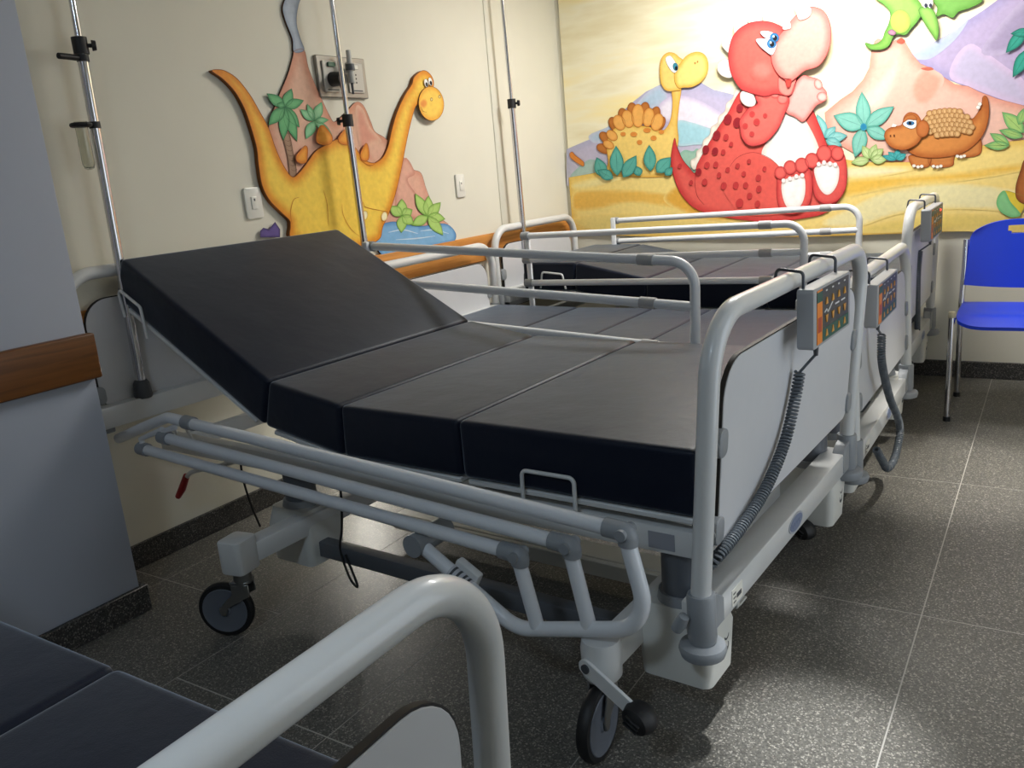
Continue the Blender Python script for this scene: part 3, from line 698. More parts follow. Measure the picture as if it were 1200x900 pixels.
# ------------------------------------------------------------------ blue chair
ch = thing('visitor_chair', 'blue plastic chair with chrome legs under the mural', 'chair', (0.12, 0.98, 0), math.radians(0))
def chair(ch):
    rr = 0.0125
    for sx in (-1, 1):
        x = sx*0.245
        bm = B(); tube(bm, [(x, -0.225, 0.012), (x*0.99, -0.20, 0.46)], rr, 16); lg = obj('leg', bm, M_CHROME, ch)
        bm = B(); cyl(bm, (x, -0.225, 0.0), (x, -0.225, 0.02), rr*1.15); obj('leg_tip', bm, M_BLACK, lg)
        bm = B(); lathe(bm, [(0, 0), (0.015, 0), (0.017, 0.012), (0.013, 0.026), (0, 0.028)], Matrix.Translation((x*0.99, -0.20, 0.455)), 14); obj('leg_cap', bm, mat('beige_cap', rgb(190, 180, 150), 0.5), lg)
        bm = B(); tube(bm, fillet([(x, 0.19, 0.012), (x*0.98, 0.165, 0.45), (x*0.96, 0.19, 0.62), (x*0.96, 0.215, 0.74)], 0.08), rr, 16); lg = obj('leg', bm, M_CHROME, ch)
        bm = B(); cyl(bm, (x, 0.19, 0.0), (x, 0.19, 0.02), rr*1.15); obj('leg_tip', bm, M_BLACK, lg)
        bm = B(); tube(bm, [(x*0.98, -0.20, 0.43), (x*0.98, 0.17, 0.43)], rr*0.9, 12); obj('seat_rail', bm, M_CHROME, ch)
    # seat shell
    def shell(fn, nu, nv, th):
        b = B(); top = [[b.verts.new(fn(u/nu, v/nv)) for v in range(nv+1)] for u in range(nu+1)]
        return b, top
    def grid(fn, nu, nv, thick, nrm):
        b = B(); A = [[b.verts.new(Vector(fn(u/nu, v/nv))) for v in range(nv+1)] for u in range(nu+1)]
        C = [[b.verts.new(Vector(fn(u/nu, v/nv))+Vector(nrm)*thick) for v in range(nv+1)] for u in range(nu+1)]
        for u in range(nu):
            for v in range(nv):
                b.faces.new((A[u][v], A[u+1][v], A[u+1][v+1], A[u][v+1])); b.faces.new((C[u][v], C[u][v+1], C[u+1][v+1], C[u+1][v]))
        for u in range(nu):
            for v, s in ((0, 1), (nv, -1)): b.faces.new((A[u][v], C[u][v], C[u+1][v], A[u+1][v]))
        for v in range(nv):
            for u in (0, nu): b.faces.new((A[u][v], A[u][v+1], C[u][v+1], C[u][v]))
        return b
    def seatf(u, v):
        s = 2*u-1; x = 0.235*s; y = -0.235+0.43*v
        y += (0.03*abs(s)**4)*(1-v)          # rounded front corners
        z = 0.462-0.020*math.exp(-((v-0.65)/0.3)**2)*(1-s*s) - 0.045*max(0, 0.22-v)**1.3*6*(0.3+0.7*(1-s**6)) - 0.006*s*s
        return (x*(1-0.06*(1-v)**6), y, z)
    b = grid(seatf, 24, 18, 0.014, (0, 0, -1)); obj('seat', b, M_BLUE, ch, sharp=60)
    # backrest with a slot near the top
    def backf(u, v):
        s = 2*u-1; w = 0.232-0.014*v
        zt = 0.822-0.040*abs(s)**3.0; zb = 0.532+0.020*(abs(s))**2-0.012
        z = zb+(zt-zb)*v; x = w*s
        if v > 0.8: x *= 1-0.09*((v-0.8)/0.2)**3*abs(s)
        y = 0.205+0.05*v+0.0-0.045*(abs(s)**2.2)
        return (x, y, z)
    nu, nv = 30, 24
    b = grid(backf, nu, nv, 0.014, (0, 1, 0.1))
    # cut the slot: remove faces in an oval
    dl = []
    for f in b.faces:
        c = f.calc_center_median()
        if abs(c.x) < 0.075 and 0.765 < c.z < 0.792: dl.append(f)
    bmesh.ops.delete(b, geom=dl, context='FACES')
    be = [e for e in b.edges if len(e.link_faces) == 1]
    bmesh.ops.bridge_loops(b, edges=be)
    obj('backrest', b, M_BLUE, ch, sharp=60)
chair(ch)

# ------------------------------------------------------------------ wall fittings on the cream wall
def on_wall(px, py, x):
    d = _f+(px-600)/F_PX*R_-(py-450)/F_PX*U_
    t = (x-CAM[0])/d[0]; p = CAM+t*d; return p
def switch(label, yc, zc, w, h, big):
    t = thing('light_switch', label, 'switch', (XW, yc, zc))
    obj('cover_plate', prism(B(), rrect(-w/2, w/2, -h/2, h/2, 0.010, 4), 'x', 0.0, 0.011, 0.004, 2), M_SWITCH, t)
    k = obj('rocker', box(B(), 0.009, 0.015, -w*0.17, w*0.17, -h*0.2, h*0.2, 0.002, 2), M_SWITCH, t)
    bm = B(); box(bm, 0.0148, 0.0156, -w*0.04, w*0.04, h*0.06, h*0.14); obj('rocker_mark', bm, M_DPLAS, k)
switch('white light switch left of the yellow long necked dinosaur', -0.952, 1.187, 0.082, 0.118, True)
switch('narrow white wall switch right of the yellow long necked dinosaur', 0.410, 1.172, 0.075, 0.118, False)

sp = thing('socket_panel', 'brushed metal socket and oxygen outlet panel above the yellow dinosaur', 'socket panel', (XW, -0.376, 1.668))
obj('back_plate', prism(B(), rrect(-0.148, 0.148, -0.083, 0.083, 0.004, 2), 'x', 0, 0.018, 0.003, 1), mat('panel_metal', rgb(146, 140, 130), 0.45, 0.4), sp)
for yy in (-0.075, 0.072):
    md = obj('outlet_module', prism(B(), rrect(yy-0.048, yy+0.048, -0.062, 0.062, 0.006, 3), 'x', 0.018, 0.026, 0.002, 1), mat('module_grey', rgb(186, 182, 172), 0.4), sp)
    obj('module_slot', box(B(), 0.026, 0.0268, yy-0.033, yy+0.033, -0.056, -0.051), M_DPLAS, md)
    if yy < 0:
        bm = B(); cyl(bm, (0.026, yy, -0.012), (0.085, yy, -0.016), 0.030, 0.026, 18); cyl(bm, (0.07, yy, -0.02), (0.07, yy+0.005, -0.05), 0.008); obj('black_plug', bm, M_BLACK, sp)
        obj('green_button', prism(B(), rrect(yy-0.022, yy+0.022, 0.038, 0.056, 0.006, 3), 'x', 0.026, 0.034, 0.001, 1), mat('outlet_green', rgb(30, 80, 52), 0.4), sp)
    else:
        for k in range(3):
            bm = B(); cyl(bm, (0.0255, yy, 0.012-k*0.016), (0.0265, yy, 0.012-k*0.016), 0.004, seg=10); obj('socket_hole', bm, M_BLACK, md)
        obj('rocker', box(B(), 0.026, 0.032, yy-0.014, yy+0.014, 0.034, 0.052, 0.002, 1), M_SWITCH, sp)
bm = B(); cyl(bm, (0.075, -0.012, -0.03), (0.075, -0.012, 0.10), 0.014, 0.010, 16); cyl(bm, (0.02, -0.012, 0.02), (0.075, -0.012, 0.02), 0.012)
obj('flow_meter', bm, mat('flow_meter_plastic', rgb(176, 176, 170), 0.3), sp)
bm = B(); cyl(bm, (0.075, -0.012, 0.02), (0.075, -0.012, 0.045), 0.020, 0.018, 16); cyl(bm, (0.075, -0.012, -0.075), (0.075, -0.012, -0.03), 0.005, 0.006, 10); obj('flow_knob', bm, M_DPLAS, sp)

# holders and vial on the pole beside the column
tz = thing('hose_clamp', 'black ring clamp near the top of the left drip pole', 'clamp', (-2.296, -1.588, 1.664))
bm = B(); cyl(bm, (0, 0.0, -0.010), (0, 0.0, 0.010), 0.018); tube(bm, [(0, -0.01, 0), (0.01, -0.055, 0), (0.015, -0.085, 0)], 0.009, 10); obj('clamp_body', bm, M_BLACK, tz)
tz = thing('hose_clamp', 'black ring clamp holding the clear vial on the left drip pole', 'clamp', (-2.296, -1.592, 1.468))
bm = B(); cyl(bm, (0, 0.0, -0.010), (0, 0.0, 0.010), 0.017)
bm2 = [(0.005+0.026*math.cos(a), -0.048+0.026*math.sin(a), 0) for a in np.linspace(0, 2*math.pi, 21)]
tube(bm, bm2, 0.007, 8); obj('clamp_body', bm, M_BLACK, tz)
gl = mat('clear_plastic', rgb(235, 235, 225), 0.08, trans=0.92, spec=0.5)
tz = thing('drip_vial', 'clear empty drip vial hanging on the left pole', 'vial', (-2.291, -1.640, 1.343))
bm = B(); lathe(bm, [(0.006, -0.008), (0.014, -0.004), (0.0185, 0.010), (0.0185, 0.135), (0.0170, 0.135), (0.0170, 0.012), (0.012, 0.0), (0, -0.002)], None, 20); obj('vial_body', bm, gl, tz)
tz = None

# ------------------------------------------------------------------ painted wall figures
# outlines are traced on the wall plane itself: pixel of the photograph -> point on that wall
def paint_mat():
    m = bpy.data.materials.new('poster_paint'); m.use_nodes = True; nt = m.node_tree; b = nt.nodes['Principled BSDF']
    at = nt.nodes.new('ShaderNodeAttribute'); at.attribute_name = 'paint'
    g = nt.nodes.new('ShaderNodeNewGeometry'); n = nt.nodes.new('ShaderNodeTexNoise'); n.inputs['Scale'].default_value = 45; n.inputs['Detail'].default_value = 6
    nt.links.new(g.outputs['Position'], n.inputs['Vector'])
    cr = nt.nodes.new('ShaderNodeValToRGB'); cr.color_ramp.elements[0].position = 0.3; cr.color_ramp.elements[0].color = (0.86, 0.86, 0.86, 1); cr.color_ramp.elements[1].position = 0.7; cr.color_ramp.elements[1].color = (1.0, 1.0, 1.0, 1)
    mx = nt.nodes.new('ShaderNodeMix'); mx.data_type = 'RGBA'; mx.blend_type = 'MULTIPLY'; mx.inputs[0].default_value = 0.8
    nt.links.new(n.outputs['Fac'], cr.inputs['Fac']); nt.links.new(at.outputs['Color'], mx.inputs[6]); nt.links.new(cr.outputs['Color'], mx.inputs[7])
    nt.links.new(mx.outputs[2], b.inputs['Base Color']); b.inputs['Roughness'].default_value = 0.55; b.inputs['Specular IOR Level'].default_value = 0.3
    return m
M_PAINT = paint_mat()
def px_dir(px, py): return _f+(px-600)/F_PX*R_-(py-450)/F_PX*U_
class Wall:
    def __init__(s, axis, val, sign): s.axis, s.val, s.sign = axis, val, sign
    def st(s, px, py):
        d = px_dir(px, py); t = (s.val-CAM[s.axis])/d[s.axis]; p = CAM+t*d
        return (p[1-s.axis], p[2])
    def xyz(s, a, z, off):
        return (s.val+s.sign*off, a, z) if s.axis == 0 else (a, s.val+s.sign*off, z)
WA = Wall(0, XW, 1)        # cream wall behind the beds
WB = Wall(1, YM-0.012, -1) # mural board face
def crop(x0, y0, s): return lambda pts: [(x0+p[0]/s, y0+p[1]/s)+tuple(p[2:]) for p in pts]
c2 = crop(230, 50, 3.4625); c3 = crop(650, 0, 3.2143); c4 = crop(920, 0, 3.2143); c8 = crop(320, 0, 3.4615); c6 = crop(800, 200, 3.75)
def smooth(pts, n=5):
    P = np.array(pts, float); N = len(P); out = []
    for i in range(N):
        a, b, c, d = P[(i-1) % N], P[i], P[(i+1) % N], P[(i+2) % N]
        for k in range(n):
            t = k/n; out.append(0.5*((2*b)+(c-a)*t+(2*a-5*b+4*c-d)*t*t+(3*b-a-3*c+d)*t**3))
    return np.array(out)
def ell(cx, cy, rx, ry=None, rot=0, n=20):
    ry = rx if ry is None else ry; a = np.linspace(0, 2*math.pi, n, endpoint=False); c, s = math.cos(math.radians(rot)), math.sin(math.radians(rot))
    return [(cx+rx*math.cos(t)*c-ry*math.sin(t)*s, cy+rx*math.cos(t)*s+ry*math.sin(t)*c) for t in a]
def leafpts(b, t, w, n=7, bend=0.0):
    b = np.array(b, float); t = np.array(t, float); d = t-b; L = np.linalg.norm(d); d /= L; nn = np.array([-d[1], d[0]]); up = []; dn = []
    for k in range(n+1):
        s = k/n; ww = w*math.sin(math.pi*min(1, s**0.85))*0.5+0.001; c = b+d*L*s+nn*bend*math.sin(math.pi*s)
        up.append(tuple(c+nn*ww)); dn.append(tuple(c-nn*ww))
    return up+dn[::-1][1:-1]
def segdist(P, A):
    Bq = np.roll(A, -1, 0); d = Bq-A; out = np.full(len(P), 1e9)
    for a, dd in zip(A, d):
        t = np.clip(((P-a)@dd)/max(dd@dd, 1e-12), 0, 1); out = np.minimum(out, np.hypot(*(P-a-t[:, None]*dd).T))
    return out
def inside(P, A):
    x, y = P[:, 0], P[:, 1]; r = np.zeros(len(P), bool); j = len(A)-1
    for i in range(len(A)):
        c = ((A[i, 1] > y) != (A[j, 1] > y)); den = (A[j, 1]-A[i, 1]) or 1e-12
        r ^= c & (x < (A[j, 0]-A[i, 0])*(y-A[i, 1])/den+A[i, 0]); j = i
    return r
def paint(name, wall, pts, parent, off, col, edge=None, ew=0.02, line=None, lw=0.0016, thick=0.0, low=None, high=None, sm=True, grid=None, side=(70, 45, 20), blot=0.0):
    """one painted shape: pts in photo pixels, col centre colour, edge colour, optional colour to the bottom (low) or top (high)"""
    parent['coats'] = parent.get('coats', 0)+1; off = off+parent['coats']*0.00006
    A = np.array([wall.st(*p[:2]) for p in (smooth(pts) if sm else pts)])
    keep = [0]
    for i in range(1, len(A)):
        if np.hypot(*(A[i]-A[keep[-1]])) > 0.0012: keep.append(i)
    A = A[keep]
    if np.hypot(*(A[0]-A[-1])) < 0.0012: A = A[:-1]
    lo, hi = A.min(0), A.max(0); g = grid or max(0.006, min(0.02, (hi-lo).max()/22))
    gx, gy = np.meshgrid(np.arange(lo[0]+g/2, hi[0], g), np.arange(lo[1]+g/2, hi[1], g)); Q = np.stack([gx.ravel(), gy.ravel()], 1)
    Q = Q[inside(Q, A)]
    if len(Q): Q = Q[segdist(Q, A) > g*0.4]
    V = [Vector(p) for p in A]+[Vector(p) for p in Q]; n = len(A)
    vo, _, fo, *_r2 = delaunay_2d_cdt(V, [(i, (i+1) % n) for i in range(n)], [], 1, 1e-6)
    vo = np.array([tuple(v) for v in vo]); D = segdist(vo, A)
    col = lin(col); edge = col if edge is None else lin(edge)
    t = np.clip(D/ew, 0, 1); t = t*t*(3-2*t); C = edge[None]*(1-t[:, None])+col[None]*t[:, None]
    h = (vo[:, 1]-lo[1])/max(hi[1]-lo[1], 1e-6)
    if low is not None: k = np.clip(1-h*1.6, 0, 1)[:, None]; C = C*(1-k)+lin(low)[None]*k
    if high is not None: k = np.clip((h-0.4)*1.7, 0, 1)[:, None]; C = C*(1-k)+lin(high)[None]*k
    if blot: C = np.clip(C*(1+blot*np.random.randn(len(C))[:, None]), 0, 1)
    verts = [wall.xyz(v[0], v[1], off) for v in vo]; faces = [tuple(f) for f in fo]; C = list(C)
    def add(p, o, c): verts.append(wall.xyz(p[0], p[1], o)); C.append(c); return len(verts)-1
    if line is not None:
        T = np.roll(A, -1, 0)-np.roll(A, 1, 0); T /= np.maximum(np.hypot(*T.T), 1e-9)[:, None]; N = np.stack([-T[:, 1], T[:, 0]], 1); lc = lin(line)
        I = [(add(A[i]-N[i]*lw/2, off+0.0004, lc), add(A[i]+N[i]*lw/2, off+0.0004, lc)) for i in range(n)]
        for i in range(n): a, b = I[i], I[(i+1) % n]; faces.append((a[0], a[1], b[1], b[0]))
    if thick:
        sc = lin(side); I = [(add(A[i], off, sc), add(A[i], max(off-thick, 0.0), sc)) for i in range(n)]
        for i in range(n): a, b = I[i], I[(i+1) % n]; faces.append((a[0], a[1], b[1], b[0]))
    V0 = Vector(parent.location) if parent and parent.parent is None else Vector(parent['at'])
    me = bpy.data.meshes.new(name); me.from_pydata([tuple(Vector(v)-V0) for v in verts], [], faces); me.materials.append(M_PAINT)
    at = me.attributes.new('paint', 'FLOAT_COLOR', 'POINT')
    at.data.foreach_set('color', np.hstack([np.array(C), np.ones((len(C), 1))]).astype(np.float32).ravel())
    o = link(name, me, parent); return o
def stroke(name, wall, pts, parent, off, w, col, n=5):
    parent['coats'] = parent.get('coats', 0)+1; off = off+parent['coats']*0.00006
    P = np.array([tuple(p)[:2] for p in spline([(p[0], p[1], 0) for p in pts], n)])
    A = np.array([wall.st(*p) for p in P]); T = np.gradient(A, axis=0); T /= np.maximum(np.hypot(*T.T), 1e-9)[:, None]; N = np.stack([-T[:, 1], T[:, 0]], 1)
    V0 = Vector(parent.location); v = []; f = []; L = len(A)
    for i in range(L):
        ww = w*0.5*(0.35+0.65*math.sin(math.pi*i/(L-1)))
        for s in (-1, 1): v.append(tuple(Vector(wall.xyz(*(A[i]+N[i]*ww*s), off))-V0))
    for i in range(L-1): f.append((2*i, 2*i+1, 2*i+3, 2*i+2))
    me = bpy.data.meshes.new(name); me.from_pydata(v, [], f); me.materials.append(M_PAINT)
    at = me.attributes.new('paint', 'FLOAT_COLOR', 'POINT'); at.data.foreach_set('color', np.array([(*lin(col), 1.0)]*len(v), np.float32).ravel())
    return link(name, me, parent)
def wthing(name, label, cat, wall, pt, off=0.0):
    a, z = wall.st(*pt); return thing(name, label, cat, wall.xyz(a, z, off))

# ---- picture on the cream wall
LN = (150, 80, 20)
vol = wthing('volcano_cutout', 'pinkish brown painted volcano cut-out with palms behind the yellow dinosaur', 'wall cut-out', WA, c2([(600, 735)])[0])
paint('volcano', WA, c2([(392,35),(430,32),(447,100),(470,160),(495,215),(535,300),(556,322),(600,285),(640,243),(672,258),(700,320),(718,362),(755,385),(790,420),(830,460),(868,512),(905,530),(925,590),(948,645),(990,715),(1000,745),(760,760),(560,760),(400,720),(345,560),(300,420),(288,340),(322,235),(365,130),(385,60)]), vol, 0.010, (222,176,150), (205,140,112), 0.05, (150,100,80), 0.0018, 0.010, low=(228,170,150))
paint('volcano_ridge', WA, c2([(640,262),(672,275),(700,345),(745,400),(700,420),(720,480),(690,485),(650,400)]), vol, 0.0108, (214,150,128), (222,176,150), 0.03)
paint('volcano_ridge', WA, c2([(835,470),(880,530),(850,560),(905,640),(960,720),(830,700),(800,640)]), vol, 0.0108, (226,172,150), (204,140,120), 0.02)
paint('smoke', WA, c8([(78,212),(72,160),(45,90),(32,40),(42,0),(70,-60),(150,-90),(160,-40),(110,-10),(92,40),(88,100),(104,160),(118,206)]), vol, 0.0100, (176,186,198), (140,152,170), 0.02, (110,115,125), 0.0015, 0.010)
for tip, w in (((378,188),42),((427,236),42),((410,345),40),((400,402),44),((344,398),44),((284,336),48),((277,208),42),((318,250),30)):
    paint('palm_leaf', WA, c2(leafpts((350,262), tip, w)), vol, 0.0125, (104,178,118), (58,134,84), 0.012, (40,100,60), 0.0012, 0.002, sm=False)
paint('palm_trunk', WA, c2([(342,372),(368,372),(385,450),(398,530),(372,548),(362,470)]), vol, 0.0116, (168,134,108), (120,88,64), 0.008, (90,60,40), 0.0012)
for k in range(7): stroke('trunk_ring', WA, c2([(350+k*4, 395+k*20), (364+k*4, 401+k*20), (374+k*4.5, 394+k*20)]), vol, 0.0121, 0.0014, (96,66,46))
for tip, w in (((500,242),40),((413,272),34),((436,392),40),((543,378),30),((528,315),26),((440,250),26)):
    paint('palm_leaf', WA, c2(leafpts((470,318), tip, w)), vol, 0.0118, (150,206,158), (96,170,116), 0.012, (60,120,80), 0.0011, sm=False)
paint('pond', WA, c2([(715,800),(735,745),(790,727),(850,738),(905,745),(1000,735),(1042,770),(1038,805),(990,822),(880,842),(770,868),(735,850)]), vol, 0.0120, (130,180,220), (84,140,196), 0.012, (60,100,150), 0.0014, 0.010)
for p in ([(770,770),(830,760),(890,775)], [(800,800),(880,795),(960,785)], [(900,765),(960,760),(1015,775)], [(760,835),(820,822),(880,825)]):
    stroke('ripple', WA, c2(p), vol, 0.0126, 0.006, (206,226,240))
for base, tips in (((825,702), ((824,634),(867,678),(774,664),(822,772),(872,738))), ((930,705), ((878,613),(932,622),(982,648),(1000,716),(864,742),(992,782)))):
    for tp in tips: paint('bush_leaf', WA, c2(leafpts(base, tp, 42)), vol, 0.0132, (178,212,118), (128,176,76), 0.012, (96,136,60), 0.0012, 0.001, sm=False)
paint('purple_crystal', WA, c2([(250,765),(262,752),(285,758),(310,728),(330,758),(330,790),(250,790)]), vol, 0.0110, (104,86,150), (70,54,110), 0.01, (50,40,80), 0.001, sm=False)

ln = wthing('long_neck_dinosaur_cutout', 'yellow long necked dinosaur cut-out on the cream wall', 'wall cut-out', WA, c2([(560,800)])[0])
body = c2([(48,118),(75,113),(105,120),(150,150),(200,212),(240,280),(278,350),(306,430),(338,500),(373,546),(402,530),(440,482),(470,442),(520,412),(560,394),(600,405),(632,430),(660,470),(700,490),(738,472),(763,425),(778,360),(800,285),(832,215),(860,172),(870,142),(903,116),(930,126),(948,158),(940,200),(885,250),(870,275),(852,340),(835,420),(816,520),(792,620),(768,690),(742,748),(725,800),(640,830),(500,830),(375,800),(367,745),(363,722),(330,690),(282,640),(252,580),(238,500),(230,430),(208,350),(180,270),(140,200),(92,150)])
paint('body', WA, body, ln, 0.022, (252,212,84), (226,136,30), 0.055, LN, 0.0024, 0.020, blot=0.03, side=(120,70,20))
paint('snout', WA, c2(ell(935,250,51,69,-6)), ln, 0.0280, (250,206,90), (238,170,60), 0.03, LN, 0.0022, 0.006)
paint('cheek', WA, c2(ell(903,250,17,22)), ln, 0.0286, (236,150,70), (248,200,86), 0.015)
for cx, cy in ((914,167),(931,161)):
    paint('eye', WA, c2(ell(cx,cy,8,17,-12)), ln, 0.0282, (246,244,238), None, 0.01, (40,30,30), 0.0012)
    paint('pupil', WA, c2(ell(cx+2,cy+6,4.5,9,-12)), ln, 0.0287, (26,22,26), None, 0.01)
for cx, cy in ((935,233),(968,222)): paint('nostril', WA, c2(ell(cx,cy,5,7)), ln, 0.0288, (246,226,150), (170,110,40), 0.004, LN, 0.0009)
stroke('smile', WA, c2([(892,262),(900,280),(915,285)]), ln, 0.0290, 0.0022, (140,70,30))
for b, t, w in (((503,415),(494,337),66), ((592,415),(596,347),62), ((412,490),(424,420),46), ((668,480),(672,410),36)):
    cx, cy = (b[0]+t[0])/2, (b[1]+t[1])/2
    paint('back_bump', WA, c2([(b[0]-w*.42,b[1]-6),(b[0]-w*.5,cy+6),(t[0]-w*.18,t[1]+8),(t[0]+w*.05,t[1]),(t[0]+w*.25,t[1]+10),(b[0]+w*.5,cy+8),(b[0]+w*.4,b[1]-4),(b[0],b[1]+3)]), ln, 0.0226, (236,160,56), (214,118,28), 0.02, LN, 0.0016)
for p in ([(372,740),(366,690),(378,640),(402,628)], [(500,600),(515,660),(520,745)], [(575,655),(580,700),(610,755),(650,790)], [(625,620),(660,650),(670,668),(720,680),(765,688)], [(640,470),(690,500),(740,470)]):
    stroke('body_line', WA, c2(p), ln, 0.0228, 0.0024, (190,100,24))
for cx, cy in ((667,702),(747,706)): paint('toenail', WA, c2(ell(cx,cy,12,19,8)), ln, 0.0228, (250,240,200), (244,214,130), 0.008, (150,90,30), 0.0011)

# ---- the mural board: sky, hills, sand
mb = thing('painted_mural', 'large pastel mural board with hills and sand on the far wall', 'mural', (-0.9, YM, 0.77))
def sky_mat():
    m = bpy.data.materials.new('mural_sky'); m.use_nodes = True; nt = m.node_tree; b = nt.nodes['Principled BSDF']
    g = nt.nodes.new('ShaderNodeNewGeometry'); mp = nt.nodes.new('ShaderNodeMapping'); mp.inputs['Scale'].default_value = (1.3, 1, 6.5); mp.inputs['Rotation'].default_value = (0, math.radians(-14), 0)
    n = nt.nodes.new('ShaderNodeTexNoise'); n.inputs['Scale'].default_value = 1.0; n.inputs['Detail'].default_value = 4; n.inputs['Roughness'].default_value = 0.55
    cr = nt.nodes.new('ShaderNodeValToRGB'); e = cr.color_ramp.elements
    e[0].position = 0.30; e[0].color = rgb(234, 222, 184); e[1].position = 0.72; e[1].color = rgb(248, 228, 156)
    a = e.new(0.45); a.color = rgb(246, 238, 208); a = e.new(0.58); a.color = rgb(246, 232, 186)
    nt.links.new(g.outputs['Position'], mp.inputs['Vector']); nt.links.new(mp.outputs['Vector'], n.inputs['Vector']); nt.links.new(n.outputs['Fac'], cr.inputs['Fac'])
    nt.links.new(cr.outputs['Color'], b.inputs['Base Color']); b.inputs['Roughness'].default_value = 0.6; b.inputs['Specular IOR Level'].default_value = 0.3
    return m
z_b = [(-2.345, 0.80), (-2.1, 0.790), (-1.9, 0.777), (-1.5, 0.760), (-1.1, 0.748), (-0.7, 0.742), (-0.3, 0.742), (-0.1, 0.748), (0.3, 0.742), (0.8, 0.760), (1.3, 0.75)]
poly = [(x+0.9, z-0.77) for x, z in z_b]+[(1.3+0.9, 2.45-0.77), (-2.345+0.9, 2.45-0.77)]
obj('board', prism(B(), poly, 'y', -0.012, 0.0, 0.0), sky_mat(), mb, sharp=0)
o_ = 0.0006
LV = (150,140,176)
paint('lilac_hill', WB, c3([(45,562),(120,530),(200,498),(250,425),(300,380),(345,345),(400,318),(470,322),(545,308),(600,338),(650,350),(720,368),(800,430),(800,700),(420,700),(45,700)]), mb, o_, (196,186,214), (178,176,206), 0.06, low=(198,196,204), sm=False)
paint('blue_hill', WB, c3([(130,510),(215,470),(300,400),(345,352),(400,322),(420,380),(330,430),(240,500),(160,540)]), mb, 2*o_, (178,200,220), (196,200,220), 0.03)
paint('snow_slope', WB, c3([(395,395),(440,362),(480,360),(540,375),(620,420),(690,470),(690,520),(560,500),(470,470),(400,450)]), mb, 2*o_, (236,228,240), (206,192,220), 0.03)
paint('lake', WB, c3([(462,458),(520,462),(575,480),(640,500),(660,545),(540,545),(462,545)]), mb, 3*o_, (170,214,226), (190,216,226), 0.02)
paint('grey_bush', WB, c3([(62,660),(80,640),(115,610),(140,600),(165,612),(170,650),(120,672),(65,680)]), mb, 4*o_, (176,200,190), (160,190,184), 0.02)
paint('grey_bush', WB, c3([(470,590),(490,565),(520,570),(540,560),(560,600),(545,640),(500,650)]), mb, 4*o_, (160,196,176), (140,184,164), 0.02)
# right side mountains
paint('violet_mountain', WB, c4([(470,205),(560,160),(640,115),(690,75),(745,40),(800,0),(860,-40),(1000,-80),(1150,0),(1300,120),(1300,420),(900,420),(690,330),(560,280)]), mb, o_, (186,170,204), (168,158,200), 0.06, sm=False)
paint('blue_slope', WB, c4([(470,207),(560,162),(640,115),(692,72),(640,150),(560,215),(505,225)]), mb, 2*o_, (176,192,222), (190,196,222), 0.03)
paint('violet_slope', WB, c4([(645,210),(700,165),(760,200),(830,250),(905,310),(905,395),(800,368),(690,325),(620,290)]), mb, 2*o_, (196,186,214), (212,190,220), 0.04)
paint('violet_slope', WB, c4([(860,35),(900,10),(960,60),(960,200),(900,180),(800,210),(740,185)]), mb, 2*o_, (170,156,188), (190,176,206), 0.04)
paint('red_volcano', WB, c4([(150,425),(210,375),(255,345),(295,300),(318,255),(326,195),(338,155),(350,146),(400,160),(438,142),(452,158),(480,205),(510,240),(545,255),(600,292),(640,318),(690,325),(730,345),(800,372),(900,398),(1000,430),(1000,620),(500,620),(300,600),(160,520)]), mb, 3*o_, (238,190,172), (226,156,136), 0.05, (190,110,95), 0.0012, sm=False)
paint('volcano_light', WB, c4([(420,185),(438,230),(430,300),(380,400),(290,440),(200,440),(300,340),(390,250)]), mb, 4*o_, (248,214,198), (238,190,172), 0.05)
paint('volcano_ridge', WB, c4([(470,350),(480,300),(520,255),(560,262),(600,300),(560,380),(500,400)]), mb, 4*o_, (228,164,142), (238,190,172), 0.03)
paint('crater', WB, c4([(420,158),(438,143),(453,155),(440,166)]), mb, 5*o_, (190,90,70), None, 0.01)
paint('crater', WB, c4([(512,258),(545,252),(560,262),(535,266)]), mb, 5*o_, (196,104,84), None, 0.01)
# sand
paint('sand', WB, [(667,208),(690,204),(720,198),(745,194),(775,196),(800,200),(835,206),(870,206),(905,200),(950,190),(985,186),(1010,190),(1040,190),(1080,190),(1120,180),(1160,168),(1200,164),(1260,160),(1320,158),(1320,273),(1200,272),(1120,271),(1040,274),(960,277),(860,278),(760,277),(705,275),(672,271)], mb, 6*o_, (248,220,136), (240,200,100), 0.05, (200,150,70), 0.0012, sm=False, grid=0.02)
for pl, c in (
    ([(673,226),(700,222),(745,222),(790,228),(830,240),(800,245),(740,238),(700,246),(673,246)], (238,188,88)),
    ([(673,214),(710,206),(745,205),(720,214),(690,222),(673,222)], (246,228,160)),
    ([(786,222),(800,216),(830,224),(850,240),(870,258),(830,258),(795,246),(778,234)], (230,174,70)),
    ([(985,196),(1030,194),(1080,196),(1040,206),(1000,210),(975,205)], (248,236,190)),
    ([(990,212),(1060,206),(1130,200),(1200,190),(1200,200),(1130,212),(1060,218),(990,232),(960,236)], (242,194,84)),
    ([(960,262),(990,245),(1030,226),(1080,216),(1140,214),(1200,222),(1260,228),(1260,258),(1150,246),(1060,250),(1000,268)], (242,230,176)),
    ([(1000,272),(1060,256),(1150,250),(1250,262),(1250,272),(1120,271)], (236,208,116)),
    ([(672,256),(740,250),(800,256),(860,266),(780,272),(700,270)], (240,214,130))):
    paint('sand_wave', WB, pl, mb, 7*o_, c, (247,217,130), 0.022)
TE = ((136,202,186), (86,168,150), (60,130,116))
